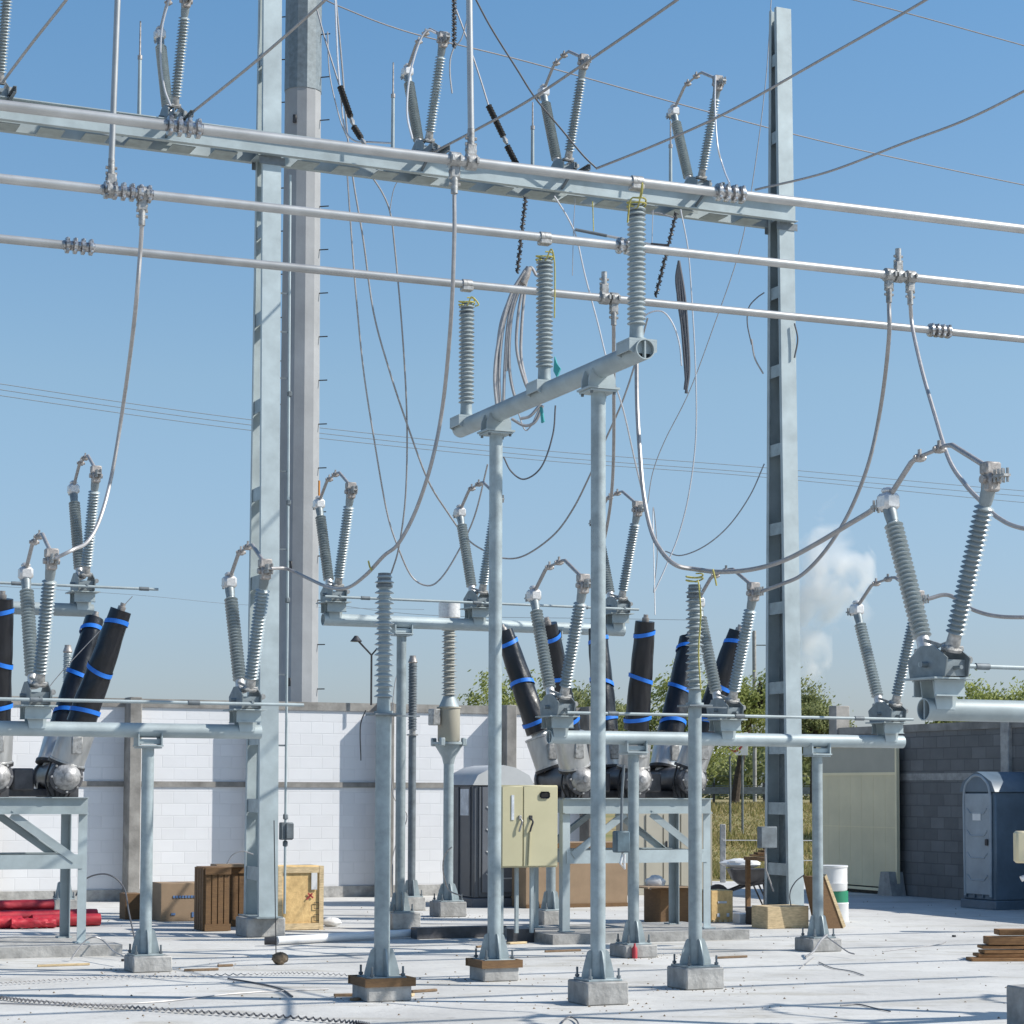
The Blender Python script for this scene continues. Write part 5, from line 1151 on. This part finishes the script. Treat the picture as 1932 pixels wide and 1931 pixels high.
tree(at(1810, 66), [(0, 0, 4.0, .5, .5)], .06, 'thin sprig of treetop rising over the pipe at far right', 500, .08, seed=13)
# distant hedge: one mass of scrub
rnd = random.Random(21); vs = []; fs = []
for i in range(22000):
    x = rnd.uniform(-10, 40); y = rnd.uniform(118, 128); top = 1.6 + 1.3 * (math.sin(x * .9) * .25 + math.sin(x * .37 + 2) * .4 + .9)
    q = Vector((x, y, 1.3 + (rnd.random() ** .7) * top)); a = Vector((rnd.gauss(0, 1), rnd.gauss(0, 1), rnd.gauss(0, 1))).normalized(); b = a.orthogonal().normalized(); c = a.cross(b); s = rnd.uniform(.12, .3)
    k = len(vs); vs += [q - b * s, q + c * s * .6, q + b * s, q - c * s * .6]; fs.append((k, k + 1, k + 2, k + 3))
me = bpy.data.meshes.new('distant_scrub'); me.from_pydata(vs, [], fs); me.materials.append(M['leafd']); o = bpy.data.objects.new('distant_scrub', me); COL.objects.link(o); struct(o, 'stuff')
# meadow grass
M['grass'] = leaf_mat('dry meadow grass', (.13, .15, .035), (.42, .33, .16))
rnd = random.Random(33); vs = []; fs = []
for i in range(26000):
    y = 44.5 + 38 * rnd.random() ** 1.3; x = rnd.uniform(.07, .19) * y; t = min(1, max(0, (y - 46) / 36)); z = -.006 + 1.35 * (t * t * (3 - 2 * t))
    h = rnd.uniform(.05, .22) * (1.3 if math.sin(x * 1.7 + y * .8) + math.sin(y * .45) > .4 else .6); a = rnd.uniform(0, 3.14); w_g = rnd.uniform(.012, .03); dx = rnd.gauss(0, .08); dy = rnd.gauss(0, .08)
    k = len(vs); vs += [Vector((x - w_g * math.cos(a), y - w_g * math.sin(a), z)), Vector((x + w_g * math.cos(a), y + w_g * math.sin(a), z)), Vector((x + dx, y + dy, z + h))]; fs.append((k, k + 1, k + 2))
me = bpy.data.meshes.new('meadow_grass'); me.from_pydata(vs, [], fs); me.materials.append(M['grass']); o = bpy.data.objects.new('meadow_grass', me); COL.objects.link(o); struct(o, 'stuff')
# guard rail and fence
r = thing('guard_rail', 'distant grey guard rail along the top of the meadow', 'guard rail', (8, 84, 1.35), 0)
MB().bar((-14, 0, .50), (14, 0, .50), .05, .28).build('rail', M['galvd'], r)
for k in range(15): MB().bar((-14 + k * 2, .05, 0), (-14 + k * 2, .05, .8), .1, .1).build('post', M['dark'], r)
r = thing('wire_fence', 'thin wire fence with slim posts beyond the guard rail', 'fence', (8, 88, 1.35), 0); m = MB()
for k in range(24): m.tube([(-14 + k * 1.2, 0, 0), (-14 + k * 1.2, 0, 1.1)], .025, 6)
for z in (.3, .7, 1.1): m.tube([(-14, 0, z), (14, 0, z)], .012, 5)
m.build('wires_and_posts', M['galvd'], r)
# concrete fence post and strand
for x, yb, yt, Y, lab in ((1364, 1665, 1555, 42.5, 'weathered concrete fence post at the meadow edge left of the wheelbarrow'),):
    p = G(x, yb); t_ = OP(x, yt, p).z; r = thing('fence_post', lab, 'post', (p.x, p.y, 0), 0); MB().cbox((0, 0, t_ / 2), (.11, .11, t_), .012).build('post', M['conc'], r)
    m = MB()
    for z in (.45, .85): m.tube([(0, -.06, z), (8, -.06, z)], .008, 5)
    m.build('strand', M['wirel'], r)
# road sign on two posts
p = P(1388, 1495, 62); r = thing('road_sign', 'white road sign with a red ring on two thin posts in the meadow', 'sign', (p.x, p.y, .55), 0)
zt_ = OP(1388, 1382, p, Vector((1, 0, 0))).z - .55; zb_ = OP(1388, 1425, p, Vector((1, 0, 0))).z - .55
for dx in (-.16, .2): MB().tube([(dx, .03, 0), (dx, .03, zt_)], .035, 8).build('post', M['galvd'], r)
MB().cbox((0, 0, (zt_ + zb_) / 2), (.72, .02, zt_ - zb_), .005).build('board', M['white'], r)
m = MB(); n = 28; rr = .2; c = Vector((-.05, -.014, (zt_ + zb_) / 2 + .02)); m.add([c + Vector((q * math.cos(k * math.tau / n), 0, q * math.sin(k * math.tau / n))) for q in (.2, .27) for k in range(n)], [(k, (k + 1) % n, n + (k + 1) % n, n + k) for k in range(n)]); m.build('red_ring', M['redp'], r)
for x, Y, yt, lab in ((1424, 95, 1190, 'slim distant lamp post left of the right column'),):
    p = P(x, 1495, Y); tz = P(x, yt, Y).z; r = thing('utility_pole', lab, 'pole', (p.x, p.y, 1.35), 0); MB().tube([(0, 0, 0), (0, 0, tz - 1.35)], .09, 10).build('shaft', M['conc'], r); MB().tube([(-.0, 0, tz - 2), (1.0, 0, tz - 2)], .03, 6).build('crossarm', M['galvd'], r)
# far white shed
p = P(1470, 1490, 260); r = thing('warehouse', 'long low white shed far beyond the trees', 'building', (p.x, p.y, 1.3), 0); MB().box((0, 0, 2.3), (30, 12, 4.6)).build('walls', M['white'], r); MB().prism([(-15.3, -6.3, 4.6), (15.3, -6.3, 4.6), (15.3, 0, 6.2), (-15.3, 0, 6.2)], (0, 6, -.2)).build('roof', M['white'], r)
# steam plume: a volume far away
def plume(name, c, size, seed, dens, label):
    m = MB(); rnd = random.Random(seed); m.box((0, 0, 0), size); o = m.build(name, M['white'], None); o.location = c
    mt = bpy.data.materials.new(name); mt.use_nodes = True; t = mt.node_tree; t.nodes.remove(t.nodes['Principled BSDF']); L = t.links.new
    v = t.nodes.new('ShaderNodeVolumePrincipled'); v.inputs['Color'].default_value = (1, 1, 1, 1); v.inputs['Anisotropy'].default_value = 0
    tc = t.nodes.new('ShaderNodeTexCoord'); n = t.nodes.new('ShaderNodeTexNoise'); n.inputs['Scale'].default_value = .13; n.inputs['Detail'].default_value = 4; n.inputs['Distortion'].default_value = .6
    mp = t.nodes.new('ShaderNodeMapping'); mp.inputs['Location'].default_value = (seed * 3.3, 0, seed); L(tc.outputs['Object'], mp.inputs[0]); L(mp.outputs[0], n.inputs['Vector'])
    g = t.nodes.new('ShaderNodeVectorMath'); g.operation = 'MULTIPLY'; g.inputs[1].default_value = (2 / size[0], 2 / size[1], 2 / size[2]); L(tc.outputs['Object'], g.inputs[0])
    ln = t.nodes.new('ShaderNodeVectorMath'); ln.operation = 'LENGTH'; L(g.outputs[0], ln.inputs[0])
    sb = t.nodes.new('ShaderNodeMath'); sb.operation = 'MULTIPLY_ADD'; sb.inputs[1].default_value = -.42; sb.inputs[2].default_value = -.18; L(ln.outputs['Value'], sb.inputs[0])
    ad = t.nodes.new('ShaderNodeMath'); ad.operation = 'ADD'; L(n.outputs['Fac'], ad.inputs[0]); L(sb.outputs[0], ad.inputs[1])
    mr = t.nodes.new('ShaderNodeMapRange'); mr.inputs[1].default_value = 0.02; mr.inputs[2].default_value = .5; mr.inputs[3].default_value = 0; mr.inputs[4].default_value = dens; L(ad.outputs[0], mr.inputs[0])
    L(mr.outputs[0], v.inputs['Density']); L(v.outputs[0], t.nodes['Material Output'].inputs['Volume'])
    o.data.materials.clear(); o.data.materials.append(mt); struct(o, 'stuff'); return o
plume('steam_plume', P(1556, 1090, 420), (21, 10, 34), 1, .7, '')
plume('steam_plume', P(1522, 1225, 420), (10, 7, 20), 2, .6, '')
